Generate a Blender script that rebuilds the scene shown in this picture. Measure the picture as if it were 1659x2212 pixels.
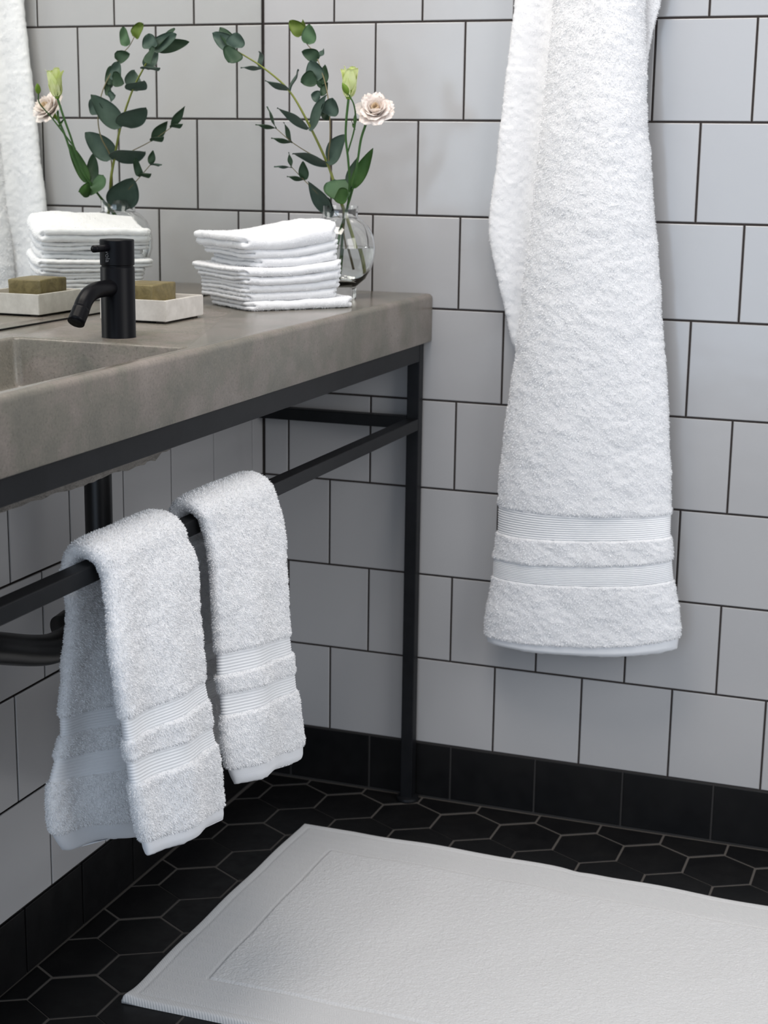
import bpy, bmesh, math
import numpy as np
from mathutils import Vector, Matrix

rng = np.random.default_rng(7)
for o in list(bpy.data.objects):
    bpy.data.objects.remove(o)
S = bpy.context.scene
COL = S.collection

# ------------------------------------------------------------------ camera
CAM = np.array([1.1334, -2.5010, 1.0959])
RM = np.array([[0.9386, 0.3447, 0.0139], [0.0877, -0.1994, -0.9760], [-0.3337, 0.9173, -0.2174]])
q_, r_ = np.linalg.qr(RM.T)
RM = (q_ * np.sign(np.diag(r_))).T
FPX = 3470.3
cd = bpy.data.cameras.new('camera')
cam = bpy.data.objects.new('camera', cd)
COL.objects.link(cam)
cd.sensor_fit = 'HORIZONTAL'
cd.sensor_width = 36.0
cd.lens = FPX / 1659.0 * 36.0
M4 = Matrix.Identity(4)
for i in range(3):
    M4[i][0] = RM[0][i]
    M4[i][1] = -RM[1][i]
    M4[i][2] = -RM[2][i]
    M4[i][3] = CAM[i]
cam.matrix_world = M4
cd.clip_start = 0.02
cd.dof.use_dof = True
cd.dof.focus_distance = 1.95
cd.dof.aperture_fstop = 13.0
S.camera = cam


def U(x, y, ax, v):
    """point of the photographed ray that lies on the real plane coordinate[ax] = v"""
    d = RM.T @ np.array([(x - 829.5) / FPX, (y - 1106) / FPX, 1.0])
    return CAM + (v - CAM[ax]) / d[ax] * d


# ------------------------------------------------------------------ light
w = bpy.data.worlds.new('world')
S.world = w
w.use_nodes = True
bg = w.node_tree.nodes['Background']
bg.inputs[0].default_value = (0.82, 0.89, 1.0, 1)
bg.inputs[1].default_value = 0.64


def area(name, loc, target, sx, sy, power, color):
    ld = bpy.data.lights.new(name, 'AREA')
    ld.shape = 'RECTANGLE'
    ld.size = sx
    ld.size_y = sy
    ld.energy = power
    ld.color = color
    o = bpy.data.objects.new(name, ld)
    COL.objects.link(o)
    o.location = loc
    d = Vector(target) - Vector(loc)
    o.rotation_euler = d.to_track_quat('-Z', 'Y').to_euler()
    return o


area('window_light', (2.5, -1.35, 1.7), (0.25, -0.45, 0.55), 1.3, 1.4, 24, (1.0, 0.985, 0.975))
area('blue_fill_light', (0.4, -3.7, 1.1), (0.3, -0.8, 0.7), 1.1, 1.7, 20, (0.64, 0.80, 1.0))  # added bluish fill from behind the camera; no doorway is known there
area('ceiling_light', (0.42, -1.0, 2.5), (0.38, -0.2, 0.8), 0.8, 0.8, 23, (1.0, 0.92, 0.85))

S.view_settings.view_transform = 'Standard'
S.view_settings.look = 'None'
S.view_settings.gamma = 1.0
S.view_settings.exposure = 0.08
S.view_settings.use_curve_mapping = False


# ------------------------------------------------------------------ materials
def mat(name, color=(0.8, 0.8, 0.8), rough=0.5, spec=0.5, metal=0.0, **kw):
    m = bpy.data.materials.new(name)
    m.use_nodes = True
    b = m.node_tree.nodes['Principled BSDF']
    b.inputs['Base Color'].default_value = (*color, 1)
    b.inputs['Roughness'].default_value = rough
    b.inputs['Specular IOR Level'].default_value = spec
    b.inputs['Metallic'].default_value = metal
    for k, v in kw.items():
        b.inputs[k.replace('_', ' ')].default_value = v
    return m


def node(m, t, **kw):
    n = m.node_tree.nodes.new(t)
    for k, v in kw.items():
        if k in n.inputs.keys():
            n.inputs[k].default_value = v
        else:
            setattr(n, k, v)
    return n


def lk(m, a, b):
    m.node_tree.links.new(a, b)


def objco(m, scale=1.0):
    g = node(m, 'ShaderNodeNewGeometry')
    return g.outputs['Position']


def noise(m, scale, detail=3, rough=0.5, dist=0.0):
    n = m.node_tree.nodes.new('ShaderNodeTexNoise')
    n.inputs['Scale'].default_value = scale
    n.inputs['Detail'].default_value = detail
    n.inputs['Roughness'].default_value = rough
    n.inputs['Distortion'].default_value = dist
    lk(m, objco(m), n.inputs['Vector'])
    return n.outputs['Fac']


def ramp(m, fac, stops):
    r = m.node_tree.nodes.new('ShaderNodeValToRGB')
    e = r.color_ramp.elements
    while len(e) < len(stops):
        e.new(0.5)
    for el, (p, c) in zip(e, stops):
        el.position = p
        el.color = (*c, 1) if len(c) == 3 else c
    lk(m, fac, r.inputs[0])
    return r.outputs[0]


def bump(m, h, strength=0.3, dist=0.001):
    b = m.node_tree.nodes.new('ShaderNodeBump')
    b.inputs['Strength'].default_value = strength
    b.inputs['Distance'].default_value = dist
    lk(m, h, b.inputs['Height'])
    lk(m, b.outputs[0], m.node_tree.nodes['Principled BSDF'].inputs['Normal'])
    return b


def bsdf(m):
    return m.node_tree.nodes['Principled BSDF']


M = {}
# glazed wall tile with a faint shade difference from tile to tile
m = M['tile'] = mat('glazed_wall_tile', (0.60, 0.60, 0.61), 0.16, 0.5)
g = node(m, 'ShaderNodeNewGeometry')
c = ramp(m, g.outputs['Random Per Island'], [(0.0, (0.372, 0.368, 0.370)), (1.0, (0.402, 0.398, 0.399))])
lk(m, c, bsdf(m).inputs['Base Color'])
bump(m, noise(m, 9, 2), 0.10, 0.01)
m = M['grout'] = mat('dark_grout', (0.034, 0.028, 0.026), 0.9, 0.2)
m = M['black_tile'] = mat('black_tile', (0.008, 0.008, 0.009), 0.34, 0.2)
c = ramp(m, noise(m, 14, 5), [(0.3, (0.004, 0.004, 0.0045)), (0.75, (0.0075, 0.0072, 0.0072))])
lk(m, c, bsdf(m).inputs['Base Color'])
c = ramp(m, noise(m, 40, 4), [(0.3, (0.33,) * 3), (0.7, (0.5,) * 3)])
lk(m, c, bsdf(m).inputs['Roughness'])
m = M['floor_grout'] = mat('grey_floor_grout', (0.070, 0.063, 0.057), 0.85, 0.3)
m = M['base_grout'] = mat('baseboard_grout', (0.034, 0.032, 0.031), 0.85, 0.3)
m = M['mirror'] = mat('mirror_silver', (0.90, 0.915, 0.885), 0.0, 0.5, 1.0)
m = M['mirror_edge'] = mat('mirror_edge', (0.02, 0.025, 0.022), 0.3)
# concrete
m = M['concrete'] = mat('cast_concrete', (0.3, 0.28, 0.25), 0.42, 0.4)
n1 = noise(m, 13, 7, 0.68, 0.3)
c1 = ramp(m, n1, [(0.30, (0.118, 0.112, 0.094)), (0.46, (0.150, 0.139, 0.114)), (0.56, (0.178, 0.155, 0.133)), (0.72, (0.222, 0.192, 0.168))])
n2 = noise(m, 320, 2, 0.7)
c2 = ramp(m, n2, [(0.25, (0.62, 0.61, 0.60)), (0.42, (0.95, 0.95, 0.95)), (0.60, (1.04, 1.04, 1.04)), (0.78, (1.3, 1.29, 1.26))])
mx = node(m, 'ShaderNodeMix', data_type='RGBA', blend_type='MULTIPLY')
mx.inputs[0].default_value = 1.0
lk(m, c1, mx.inputs[6])
lk(m, c2, mx.inputs[7])
lk(m, mx.outputs[2], bsdf(m).inputs['Base Color'])
c = ramp(m, noise(m, 22, 4), [(0.3, (0.26,) * 3), (0.7, (0.42,) * 3)])
lk(m, c, bsdf(m).inputs['Roughness'])
bump(m, n2, 0.12, 0.0008)
def polished(src):
    t = src.copy()
    t.name = 'polished_concrete_top'
    for l_ in list(t.node_tree.links):
        if l_.to_socket.name == 'Roughness':
            t.node_tree.links.remove(l_)
    bsdf(t).inputs['Roughness'].default_value = 0.20
    bsdf(t).inputs['Specular IOR Level'].default_value = 0.25
    return t
M['concrete_top'] = polished(m)
m = M['concrete_rough'] = mat('rough_concrete', (0.26, 0.24, 0.215), 0.8, 0.3)
bump(m, noise(m, 90, 6, 0.7), 1.0, 0.006)
m = M['steel'] = mat('black_painted_steel', (0.014, 0.0145, 0.016), 0.45, 0.2)
c = ramp(m, noise(m, 30, 5, 0.65, 0.6), [(0.35, (0.005, 0.0055, 0.0065)), (0.72, (0.009, 0.0095, 0.011)), (0.86, (0.03, 0.03, 0.032))])
lk(m, c, bsdf(m).inputs['Base Color'])
M['tap'] = mat('matt_black_tap', (0.0025, 0.0025, 0.0035), 0.38, 0.1)
M['tap_dark'] = mat('tap_opening', (0.003, 0.003, 0.003), 0.7, 0.2)
M['tap_logo'] = mat('tap_lettering', (0.12, 0.12, 0.125), 0.5)
M['pipe'] = mat('black_drain_pipe', (0.004, 0.004, 0.0045), 0.35, 0.4)
# towels
def cloth(name, col, sss=0.0):
    m = mat(name, col, 0.95, 0.08)
    bsdf(m).inputs['Sheen Weight'].default_value = 0.25
    bsdf(m).inputs['Sheen Roughness'].default_value = 0.6
    return m
def thin_cloth(m, col, f):
    nt = m.node_tree
    tr = nt.nodes.new('ShaderNodeBsdfTranslucent')
    tr.inputs[0].default_value = (*col, 1)
    mixs = nt.nodes.new('ShaderNodeMixShader')
    mixs.inputs[0].default_value = f
    lk(m, bsdf(m).outputs[0], mixs.inputs[1])
    lk(m, tr.outputs[0], mixs.inputs[2])
    lk(m, mixs.outputs[0], nt.nodes['Material Output'].inputs[0])


M['terry'] = cloth('white_terry', (0.89, 0.89, 0.895))
thin_cloth(M['terry'], (0.88, 0.885, 0.90), 0.2)
M['band'] = cloth('white_woven_band', (0.74, 0.745, 0.755))
m = M['hem'] = cloth('white_hem', (0.72, 0.73, 0.75))
wv = node(m, 'ShaderNodeTexWave', bands_direction='DIAGONAL')
wv.inputs['Scale'].default_value = 420
lk(m, objco(m), wv.inputs['Vector'])
bump(m, wv.outputs['Fac'], 0.25, 0.0005)
m = M['mat'] = cloth('white_bath_mat', (0.58, 0.575, 0.568))
v = node(m, 'ShaderNodeTexVoronoi')
v.inputs['Scale'].default_value = 300
lk(m, objco(m), v.inputs['Vector'])


def mth(m, op, a, b=None, c=None):
    n = m.node_tree.nodes.new('ShaderNodeMath')
    n.operation = op
    for i, x in enumerate((a, b, c)):
        if x is None:
            continue
        if isinstance(x, (int, float)):
            n.inputs[i].default_value = x
        else:
            lk(m, x, n.inputs[i])
    return n.outputs[0]


sx = node(m, 'ShaderNodeSeparateXYZ')
lk(m, objco(m), sx.inputs[0])
X_, Y_ = sx.outputs[0], sx.outputs[1]
# woven border: fine wavy cords, then a whipped outer edge; looped pile inside
zig = mth(m, 'PINGPONG', mth(m, 'ADD', Y_, 2.0), 0.011)
cord = mth(m, 'SINE', mth(m, 'MULTIPLY', mth(m, 'ADD', mth(m, 'SUBTRACT', X_, mth(m, 'MULTIPLY', Y_, 0.35)), mth(m, 'MULTIPLY', zig, 0.8)), 2 * math.pi / 0.0024))
dl = mth(m, 'MINIMUM', mth(m, 'SUBTRACT', X_, 0.160), mth(m, 'ADD', Y_, 0.809))
dl = mth(m, 'MINIMUM', dl, mth(m, 'SUBTRACT', -0.205, Y_))
inb = mth(m, 'GREATER_THAN', dl, 0.085)
oute = mth(m, 'LESS_THAN', dl, 0.0155)
whip = mth(m, 'SINE', mth(m, 'MULTIPLY', mth(m, 'ADD', X_, Y_), 2 * math.pi / 0.0042))
hb = mth(m, 'ADD', mth(m, 'MULTIPLY', cord, 0.22), mth(m, 'MULTIPLY', v.outputs['Distance'], 0.5))
ho = mth(m, 'MULTIPLY', whip, 0.22)
hp = mth(m, 'ADD', v.outputs['Distance'], mth(m, 'MULTIPLY', noise(m, 170, 3), 0.5))


def mixf(m, f, a, b):
    n = m.node_tree.nodes.new('ShaderNodeMix')
    lk(m, f, n.inputs[0]); lk(m, a, n.inputs[2]); lk(m, b, n.inputs[3])
    return n.outputs[0]


hh = mixf(m, inb, hb, hp)
hh = mixf(m, oute, hh, ho)
bump(m, hh, 0.5, 0.0014)
m = M['dish'] = mat('pale_cement_dish', (0.56, 0.53, 0.49), 0.7, 0.3)
c = ramp(m, noise(m, 60, 6, 0.65), [(0.3, (0.50, 0.47, 0.43)), (0.7, (0.63, 0.60, 0.555))])
lk(m, c, bsdf(m).inputs['Base Color'])
M['dish_foot'] = mat('cork_pad', (0.05, 0.035, 0.025), 0.8)
m = M['soap'] = mat('olive_soap', (0.16, 0.13, 0.05), 0.45, 0.4)
c = ramp(m, noise(m, 45, 6, 0.7, 1.2), [(0.3, (0.085, 0.066, 0.022)), (0.55, (0.165, 0.13, 0.052)), (0.75, (0.21, 0.165, 0.07))])
lk(m, c, bsdf(m).inputs['Base Color'])
bump(m, noise(m, 160, 4), 0.4, 0.001)
bsdf(m).inputs['Subsurface Weight'].default_value = 0.1
bsdf(m).inputs['Subsurface Radius'].default_value = (0.004, 0.003, 0.001)
m = M['glass'] = mat('clear_glass', (0.985, 0.995, 0.99), 0.0, 0.5)
bsdf(m).inputs['Transmission Weight'].default_value = 1.0
bsdf(m).inputs['IOR'].default_value = 1.47
m = M['water'] = mat('water', (0.97, 0.99, 0.985), 0.0, 0.5)
bsdf(m).inputs['Transmission Weight'].default_value = 1.0
bsdf(m).inputs['IOR'].default_value = 1.33


def leafmat(name, a, b, rough=0.55):
    m = mat(name, a, rough, 0.3)
    c = ramp(m, noise(m, 55, 4), [(0.3, a), (0.7, b)])
    lk(m, c, bsdf(m).inputs['Base Color'])
    nt = m.node_tree
    tr = nt.nodes.new('ShaderNodeBsdfTranslucent')
    lk(m, c, tr.inputs[0])
    mixs = nt.nodes.new('ShaderNodeMixShader')
    mixs.inputs[0].default_value = 0.22
    out = nt.nodes['Material Output']
    lk(m, bsdf(m).outputs[0], mixs.inputs[1])
    lk(m, tr.outputs[0], mixs.inputs[2])
    lk(m, mixs.outputs[0], out.inputs[0])
    return m


M['euc'] = leafmat('eucalyptus_leaf', (0.050, 0.086, 0.066), (0.078, 0.120, 0.094))
M['euc_dark'] = leafmat('eucalyptus_leaf_dark', (0.028, 0.060, 0.030), (0.042, 0.080, 0.044))
M['euc_young'] = leafmat('eucalyptus_leaf_young', (0.075, 0.13, 0.012), (0.13, 0.18, 0.03))
M['green'] = leafmat('fresh_green_leaf', (0.028, 0.082, 0.014), (0.055, 0.125, 0.03))
M['euc_mid'] = leafmat('eucalyptus_leaf_mid', (0.07, 0.14, 0.065), (0.09, 0.165, 0.08))
M['euc_stem'] = mat('eucalyptus_stem', (0.19, 0.21, 0.035), 0.5)
M['euc_twig'] = mat('eucalyptus_twig', (0.16, 0.13, 0.06), 0.6)
M['stem'] = mat('green_stem', (0.035, 0.10, 0.018), 0.5)
M['stem_wet'] = mat('cut_stem', (0.20, 0.30, 0.03), 0.5)


def petal(name, a, b):
    m = leafmat(name, a, b, 0.6)
    for n in m.node_tree.nodes:
        if n.type == 'MIX_SHADER':
            n.inputs[0].default_value = 0.5
    return m


M['rose'] = petal('blush_petal', (0.98, 0.905, 0.86), (0.98, 0.95, 0.92))
M['rose_in'] = petal('cream_petal', (0.92, 0.80, 0.62), (0.93, 0.84, 0.70))
M['bud'] = petal('lime_cream_petal', (0.76, 0.84, 0.38), (0.88, 0.90, 0.62))
M['sepal'] = leafmat('sepal', (0.12, 0.22, 0.02), (0.2, 0.32, 0.04))


# ------------------------------------------------------------------ helpers
def link(name, mesh, mats, parent=None, smooth=False):
    o = bpy.data.objects.new(name, mesh)
    COL.objects.link(o)
    if not isinstance(mats, (list, tuple)):
        mats = [mats]
    for mm in mats:
        mesh.materials.append(mm)
    if smooth:
        mesh.shade_smooth()
    if parent is not None:
        o.parent = parent
        # every mesh is modelled in place, so a part of a mesh part needs no offset
        o.matrix_parent_inverse = Matrix.Translation(-Vector(parent.location)) if parent.type == 'EMPTY' else Matrix.Identity(4)
    return o


def raw_mesh(name, V, F, mat_idx=None, smooth=None):
    """V (n,3) array, F list of index lists or a list of (k,c) int arrays"""
    me = bpy.data.meshes.new(name)
    V = np.asarray(V, dtype=np.float32)
    if isinstance(F, list) and F and isinstance(F[0], np.ndarray):
        loops = np.concatenate([f.ravel() for f in F]).astype(np.int32)
        tot = np.concatenate([np.full(len(f), f.shape[1]) for f in F]).astype(np.int32)
    else:
        loops = np.array([i for f in F for i in f], dtype=np.int32)
        tot = np.array([len(f) for f in F], dtype=np.int32)
    start = np.concatenate([[0], np.cumsum(tot)[:-1]]).astype(np.int32)
    me.vertices.add(len(V))
    me.vertices.foreach_set('co', V.ravel())
    me.loops.add(len(loops))
    me.loops.foreach_set('vertex_index', loops)
    me.polygons.add(len(tot))
    me.polygons.foreach_set('loop_start', start)
    me.polygons.foreach_set('loop_total', tot)
    if mat_idx is not None:
        me.polygons.foreach_set('material_index', np.asarray(mat_idx, dtype=np.int32))
    me.update(calc_edges=True)
    me.validate()
    if smooth is None:
        me.shade_flat()
    else:
        me.polygons.foreach_set('use_smooth', np.asarray(smooth, dtype=bool)) if len(np.atleast_1d(smooth)) > 1 else me.shade_smooth()
    return me


def empty(name, loc):
    o = bpy.data.objects.new(name, None)
    COL.objects.link(o)
    o.location = loc
    o.empty_display_size = 0.02
    return o


def tag(o, label, cat, group=None):
    o['label'] = label
    o['category'] = cat
    if group:
        o['group'] = group
    return o


def structure(o):
    o['kind'] = 'structure'
    return o


def box_bm(bm, x0, x1, y0, y1, z0, z1, bev=0.0, seg=2):
    r = bmesh.ops.create_cube(bm, size=1.0)
    vs = r['verts']
    for v_ in vs:
        v_.co = Vector((x0 + (v_.co.x + .5) * (x1 - x0), y0 + (v_.co.y + .5) * (y1 - y0), z0 + (v_.co.z + .5) * (z1 - z0)))
    if bev > 0:
        es = list({e for v_ in vs for e in v_.link_edges})
        bmesh.ops.bevel(bm, geom=es, offset=bev, segments=seg, affect='EDGES', profile=0.5)


def bm_mesh(name, bm):
    me = bpy.data.meshes.new(name)
    bmesh.ops.recalc_face_normals(bm, faces=bm.faces)
    bm.to_mesh(me)
    bm.free()
    return me


def box(name, b, material, parent=None, bev=0.002, seg=2, smooth=False):
    bm = bmesh.new()
    box_bm(bm, *b, bev, seg)
    return link(name, bm_mesh(name, bm), material, parent, smooth)


def tube(pts, rad, nseg=12, caps=True):
    """returns V, F for a tube along pts with radius list"""
    P = np.asarray(pts, float)
    n = len(P)
    R = np.full(n, rad) if np.isscalar(rad) else np.asarray(rad, float)
    T = np.gradient(P, axis=0)
    T /= np.linalg.norm(T, axis=1)[:, None] + 1e-12
    up = np.array([0, 0, 1.0]) if abs(T[0][2]) < 0.9 else np.array([1.0, 0, 0])
    N = np.cross(T[0], up)
    N /= np.linalg.norm(N)
    V = []
    for i in range(n):
        N = N - T[i] * (N @ T[i])
        N /= np.linalg.norm(N)
        B = np.cross(T[i], N)
        for k in range(nseg):
            a = 2 * math.pi * k / nseg
            V.append(P[i] + R[i] * (math.cos(a) * N + math.sin(a) * B))
    F = []
    for i in range(n - 1):
        for k in range(nseg):
            k2 = (k + 1) % nseg
            F.append([i * nseg + k, i * nseg + k2, (i + 1) * nseg + k2, (i + 1) * nseg + k])
    if caps:
        F.append(list(range(nseg))[::-1])
        F.append([(n - 1) * nseg + k for k in range(nseg)])
    return V, F


def smooth_path(ctrl, n=24):
    """Catmull-Rom through control points"""
    C_ = np.asarray(ctrl, float)
    if len(C_) == 2:
        t = np.linspace(0, 1, n)[:, None]
        return C_[0] * (1 - t) + C_[1] * t
    P = np.vstack([2 * C_[0] - C_[1], C_, 2 * C_[-1] - C_[-2]])
    out = []
    per = max(2, n // (len(C_) - 1))
    for i in range(1, len(P) - 2):
        for t in np.linspace(0, 1, per, endpoint=False):
            a, b, c_, d = P[i - 1], P[i], P[i + 1], P[i + 2]
            out.append(0.5 * ((2 * b) + (-a + c_) * t + (2 * a - 5 * b + 4 * c_ - d) * t * t + (-a + 3 * b - 3 * c_ + d) * t ** 3))
    out.append(P[-2])
    return np.array(out)


def tube_obj(name, ctrl, rad, material, parent=None, n=24, nseg=12):
    P = smooth_path(ctrl, n)
    if not np.isscalar(rad):
        rad = np.interp(np.linspace(0, 1, len(P)), np.linspace(0, 1, len(rad)), rad)
    V, F = tube(P, rad, nseg)
    return link(name, raw_mesh(name, V, F), material, parent, True)


def lathe(profile, nseg=64, center=(0, 0, 0)):
    V, F = [], []
    for r, z in profile:
        for k in range(nseg):
            a = 2 * math.pi * k / nseg
            V.append((center[0] + r * math.cos(a), center[1] + r * math.sin(a), center[2] + z))
    n = len(profile)
    for i in range(n - 1):
        for k in range(nseg):
            k2 = (k + 1) % nseg
            F.append([i * nseg + k, i * nseg + k2, (i + 1) * nseg + k2, (i + 1) * nseg + k])
    return V, F


def lathe_obj(name, profile, material, parent=None, center=(0, 0, 0), nseg=64, smooth=True, capped=True):
    V, F = lathe(profile, nseg, center)
    n = len(profile)
    if capped:
        if profile[0][0] > 1e-6:
            F.append(list(range(nseg))[::-1])
        if profile[-1][0] > 1e-6:
            F.append([(n - 1) * nseg + k for k in range(nseg)])
    me = raw_mesh(name, V, F)
    bm = bmesh.new()
    bm.from_mesh(me)
    bmesh.ops.remove_doubles(bm, verts=bm.verts, dist=1e-6)
    bmesh.ops.recalc_face_normals(bm, faces=bm.faces)
    bm.to_mesh(me)
    bm.free()
    o = link(name, me, material, parent, False)
    if smooth:
        me.shade_smooth()
        me.set_sharp_from_angle(angle=math.radians(35))
    return o


def _hash(ix, iy, iz, seed):
    h = (ix * 374761393 + iy * 668265263 + iz * 2147483647 + seed * 974634777) & 0xFFFFFFFF
    h = ((h ^ (h >> 13)) * 1274126177) & 0xFFFFFFFF
    h = (h ^ (h >> 16)) & 0xFFFFFFFF
    return h.astype(np.float64) / 0xFFFFFFFF


def vnoise(P, scale, seed=0):
    Q = np.asarray(P, float) * scale + 1000.0
    I = np.floor(Q).astype(np.int64)
    f = Q - I
    f = f * f * (3 - 2 * f)
    out = 0
    for dx in (0, 1):
        for dy in (0, 1):
            for dz in (0, 1):
                wgt = (f[..., 0] if dx else 1 - f[..., 0]) * (f[..., 1] if dy else 1 - f[..., 1]) * (f[..., 2] if dz else 1 - f[..., 2])
                out = out + wgt * _hash(I[..., 0] + dx, I[..., 1] + dy, I[..., 2] + dz, seed)
    return out * 2 - 1


def tufts(P, N, length, width, droop=0.35, spread=0.8):
    """little bent yarn ends standing on a cloth: P, N (k,3) -> V, F(tri)"""
    k = len(P)
    rnd = rng.normal(size=(k, 3))
    d = N * 0.55 + rnd * spread * 0.5 + np.array([0, 0, -0.35])
    d /= np.linalg.norm(d, axis=1)[:, None]
    L = length * rng.uniform(0.6, 1.35, size=(k, 1))
    side = np.cross(d, N + rng.normal(size=(k, 3)) * 0.22)
    side /= np.linalg.norm(side, axis=1)[:, None] + 1e-9
    side *= width * 0.5
    g_ = np.array([0, 0, -1.0]) * droop
    mid = P + d * L * 0.6
    d2 = d + g_ + rng.normal(size=(k, 3)) * 0.35
    d2 /= np.linalg.norm(d2, axis=1)[:, None]
    tip = mid + d2 * L * 0.5
    b = P - N * 0.0006
    V = np.stack([b - side, b + side, mid - side, mid + side, tip], 1).reshape(-1, 3)
    base = (np.arange(k) * 5)[:, None]
    F = np.concatenate([base + np.array([[0, 1, 3]]), base + np.array([[0, 3, 2]]), base + np.array([[2, 3, 4]])], 0)
    return V, F


def grid_normals(G, closed_v=True):
    du = np.gradient(G, axis=0)
    if closed_v:
        dv = np.roll(G, -1, 1) - np.roll(G, 1, 1)
    else:
        dv = np.gradient(G, axis=1)
    N = np.cross(du, dv)
    N /= np.linalg.norm(N, axis=2)[..., None] + 1e-12
    return N


def cloth_loft(L, R, Nn, T, nv, bulge=None, power=5.0, cl=0.55):
    """closed flat sleeve: L, R (nu,3) edges, Nn (nu,3) outward normal, T (nu,) thickness"""
    nu = len(L)
    h = nv // 2
    t = np.linspace(-1, 1, h)
    wv_ = cl * t + (1 - cl) * np.sin(t * math.pi / 2)
    wv_ = np.sign(wv_) * np.minimum(np.abs(wv_), 1.0)
    prof = (1 - np.abs(wv_) ** power) ** (1 / 2.2)
    W = np.concatenate([wv_, wv_[::-1][1:-1]])
    Y = np.concatenate([prof, -prof[::-1][1:-1]])
    mid = (L + R) / 2
    half = (R - L) / 2
    G = mid[:, None, :] + half[:, None, :] * W[None, :, None] + Nn[:, None, :] * (T[:, None] * 0.5 * Y[None, :])[..., None]
    if bulge is not None:
        G = G + Nn[:, None, :] * bulge(np.linspace(0, 1, nu)[:, None], W[None, :])[..., None]
    return G, W, Y


def emit_sleeve(name, G, i0, i1, material, parent=None, cap0=False, cap1=False, tuft=None, obj_name=None):
    nv = G.shape[1]
    sub = G[i0:i1 + 1]
    n = len(sub)
    V = sub.reshape(-1, 3)
    I = np.arange(n * nv).reshape(n, nv)
    A = I[:-1]
    B = np.roll(I, -1, 1)[:-1]
    C_ = np.roll(I, -1, 1)[1:]
    D = I[1:]
    Q = np.stack([A, B, C_, D], -1).reshape(-1, 4)
    F = [Q]
    extra = []
    tr = []
    for flag, ring in ((cap0, 0), (cap1, n - 1)):
        if flag:
            ci = len(V) + len(extra)
            extra.append(sub[ring].mean(0))
            r_i = I[ring]
            nx = np.roll(r_i, -1)
            tr.append(np.stack([r_i, nx, np.full(nv, ci)], -1))
    if extra:
        V = np.vstack([V, np.array(extra)])
    sm = [True] * len(Q)
    if tr:
        F.append(np.concatenate(tr))
        sm += [True] * len(F[-1])
    if tuft:
        count, length, width = tuft
        a, b, c_, d = V[Q[:, 0]], V[Q[:, 1]], V[Q[:, 2]], V[Q[:, 3]]
        ar = np.linalg.norm(np.cross(c_ - a, d - b), axis=1) * 0.5
        pick = rng.choice(len(Q), size=count, p=ar / ar.sum())
        s, t = rng.random((count, 1)), rng.random((count, 1))
        P = (a[pick] * (1 - s) + b[pick] * s) * (1 - t) + (d[pick] * (1 - s) + c_[pick] * s) * t
        Nf = np.cross(c_ - a, d - b)
        Nf /= np.linalg.norm(Nf, axis=1)[:, None] + 1e-12
        cen = sub.mean(1)
        ring_id = np.repeat(np.arange(n - 1), nv)
        sgn = np.sign(np.sum(Nf * ((a + c_) / 2 - (cen[ring_id] + cen[ring_id + 1]) / 2), 1))
        gs = 1.0 if np.sum(sgn) >= 0 else -1.0
        tv, tf = tufts(P, Nf[pick] * gs, length, width)
        F.append(tf + len(V))
        sm += [False] * len(tf)
        V = np.vstack([V, tv])
    me = raw_mesh(name, V, F)
    me.polygons.foreach_set('use_smooth', np.array(sm, dtype=bool)[:len(me.polygons)])
    return link(obj_name or name, me, material, parent)


# ------------------------------------------------------------------ setting
P_ = 0.15
ZL = [1.301, 1.1495, 0.9995, 0.8507, 0.6999, 0.5512, 0.4013, 0.2527, 0.1006]
OFF = [0.0071, -0.0033, -0.0169, -0.0105, -0.0057, -0.0081, -0.0065, -0.0068, 0.0122, 0.0296]
A0, B0_ = 0.3216, 0.8329
G2 = 0.0016


def tile_geo(rects, to3d, nrm, bev=0.0011, depth=0.0022, lift=0.0):
    """pillowed tiles: each rect (u0,u1,v0,v1)"""
    V, F = [], []
    for (u0, u1, v0, v1) in rects:
        if u1 - u0 < 0.006 or v1 - v0 < 0.006:
            continue
        tilt = rng.normal(0, 0.0016, 2)
        b0 = len(V)
        for ins, dep in ((0.0, -depth), (0.0, -bev * 0.8), (bev * 0.4, -bev * 0.28), (bev, 0.0)):
            for (uu, vv) in ((u0 + ins, v0 + ins), (u1 - ins, v0 + ins), (u1 - ins, v1 - ins), (u0 + ins, v1 - ins)):
                dd = dep + lift
                if dep > -depth:
                    dd += (uu - (u0 + u1) / 2) * tilt[0] + (vv - (v0 + v1) / 2) * tilt[1]
                V.append(np.array(to3d(uu, vv)) + np.array(nrm) * dd)
        for ring in range(3):
            for k in range(4):
                k2 = (k + 1) % 4
                F.append([b0 + ring * 4 + k, b0 + ring * 4 + k2, b0 + ring * 4 + 4 + k2, b0 + ring * 4 + 4 + k])
        F.append([b0 + 12, b0 + 13, b0 + 14, b0 + 15])
    return V, F


def tiled_wall(name, rects, to3d, nrm, backbox, mats):
    V, F = tile_geo(rects, to3d, nrm)
    nt = len(F)
    x0, x1, y0, y1, z0, z1 = backbox
    b0 = len(V)
    for x in (x0, x1):
        for y in (y0, y1):
            for z in (z0, z1):
                V.append((x, y, z))
    for f in ((0, 1, 3, 2), (4, 6, 7, 5), (0, 4, 5, 1), (2, 3, 7, 6), (0, 2, 6, 4), (1, 5, 7, 3)):
        F.append([b0 + i for i in f])
    me = raw_mesh(name, V, F, [0] * nt + [1] * 6)
    bm = bmesh.new()
    bm.from_mesh(me)
    bmesh.ops.recalc_face_normals(bm, faces=bm.faces)
    bm.to_mesh(me)
    bm.free()
    return structure(link(name, me, mats))


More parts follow.
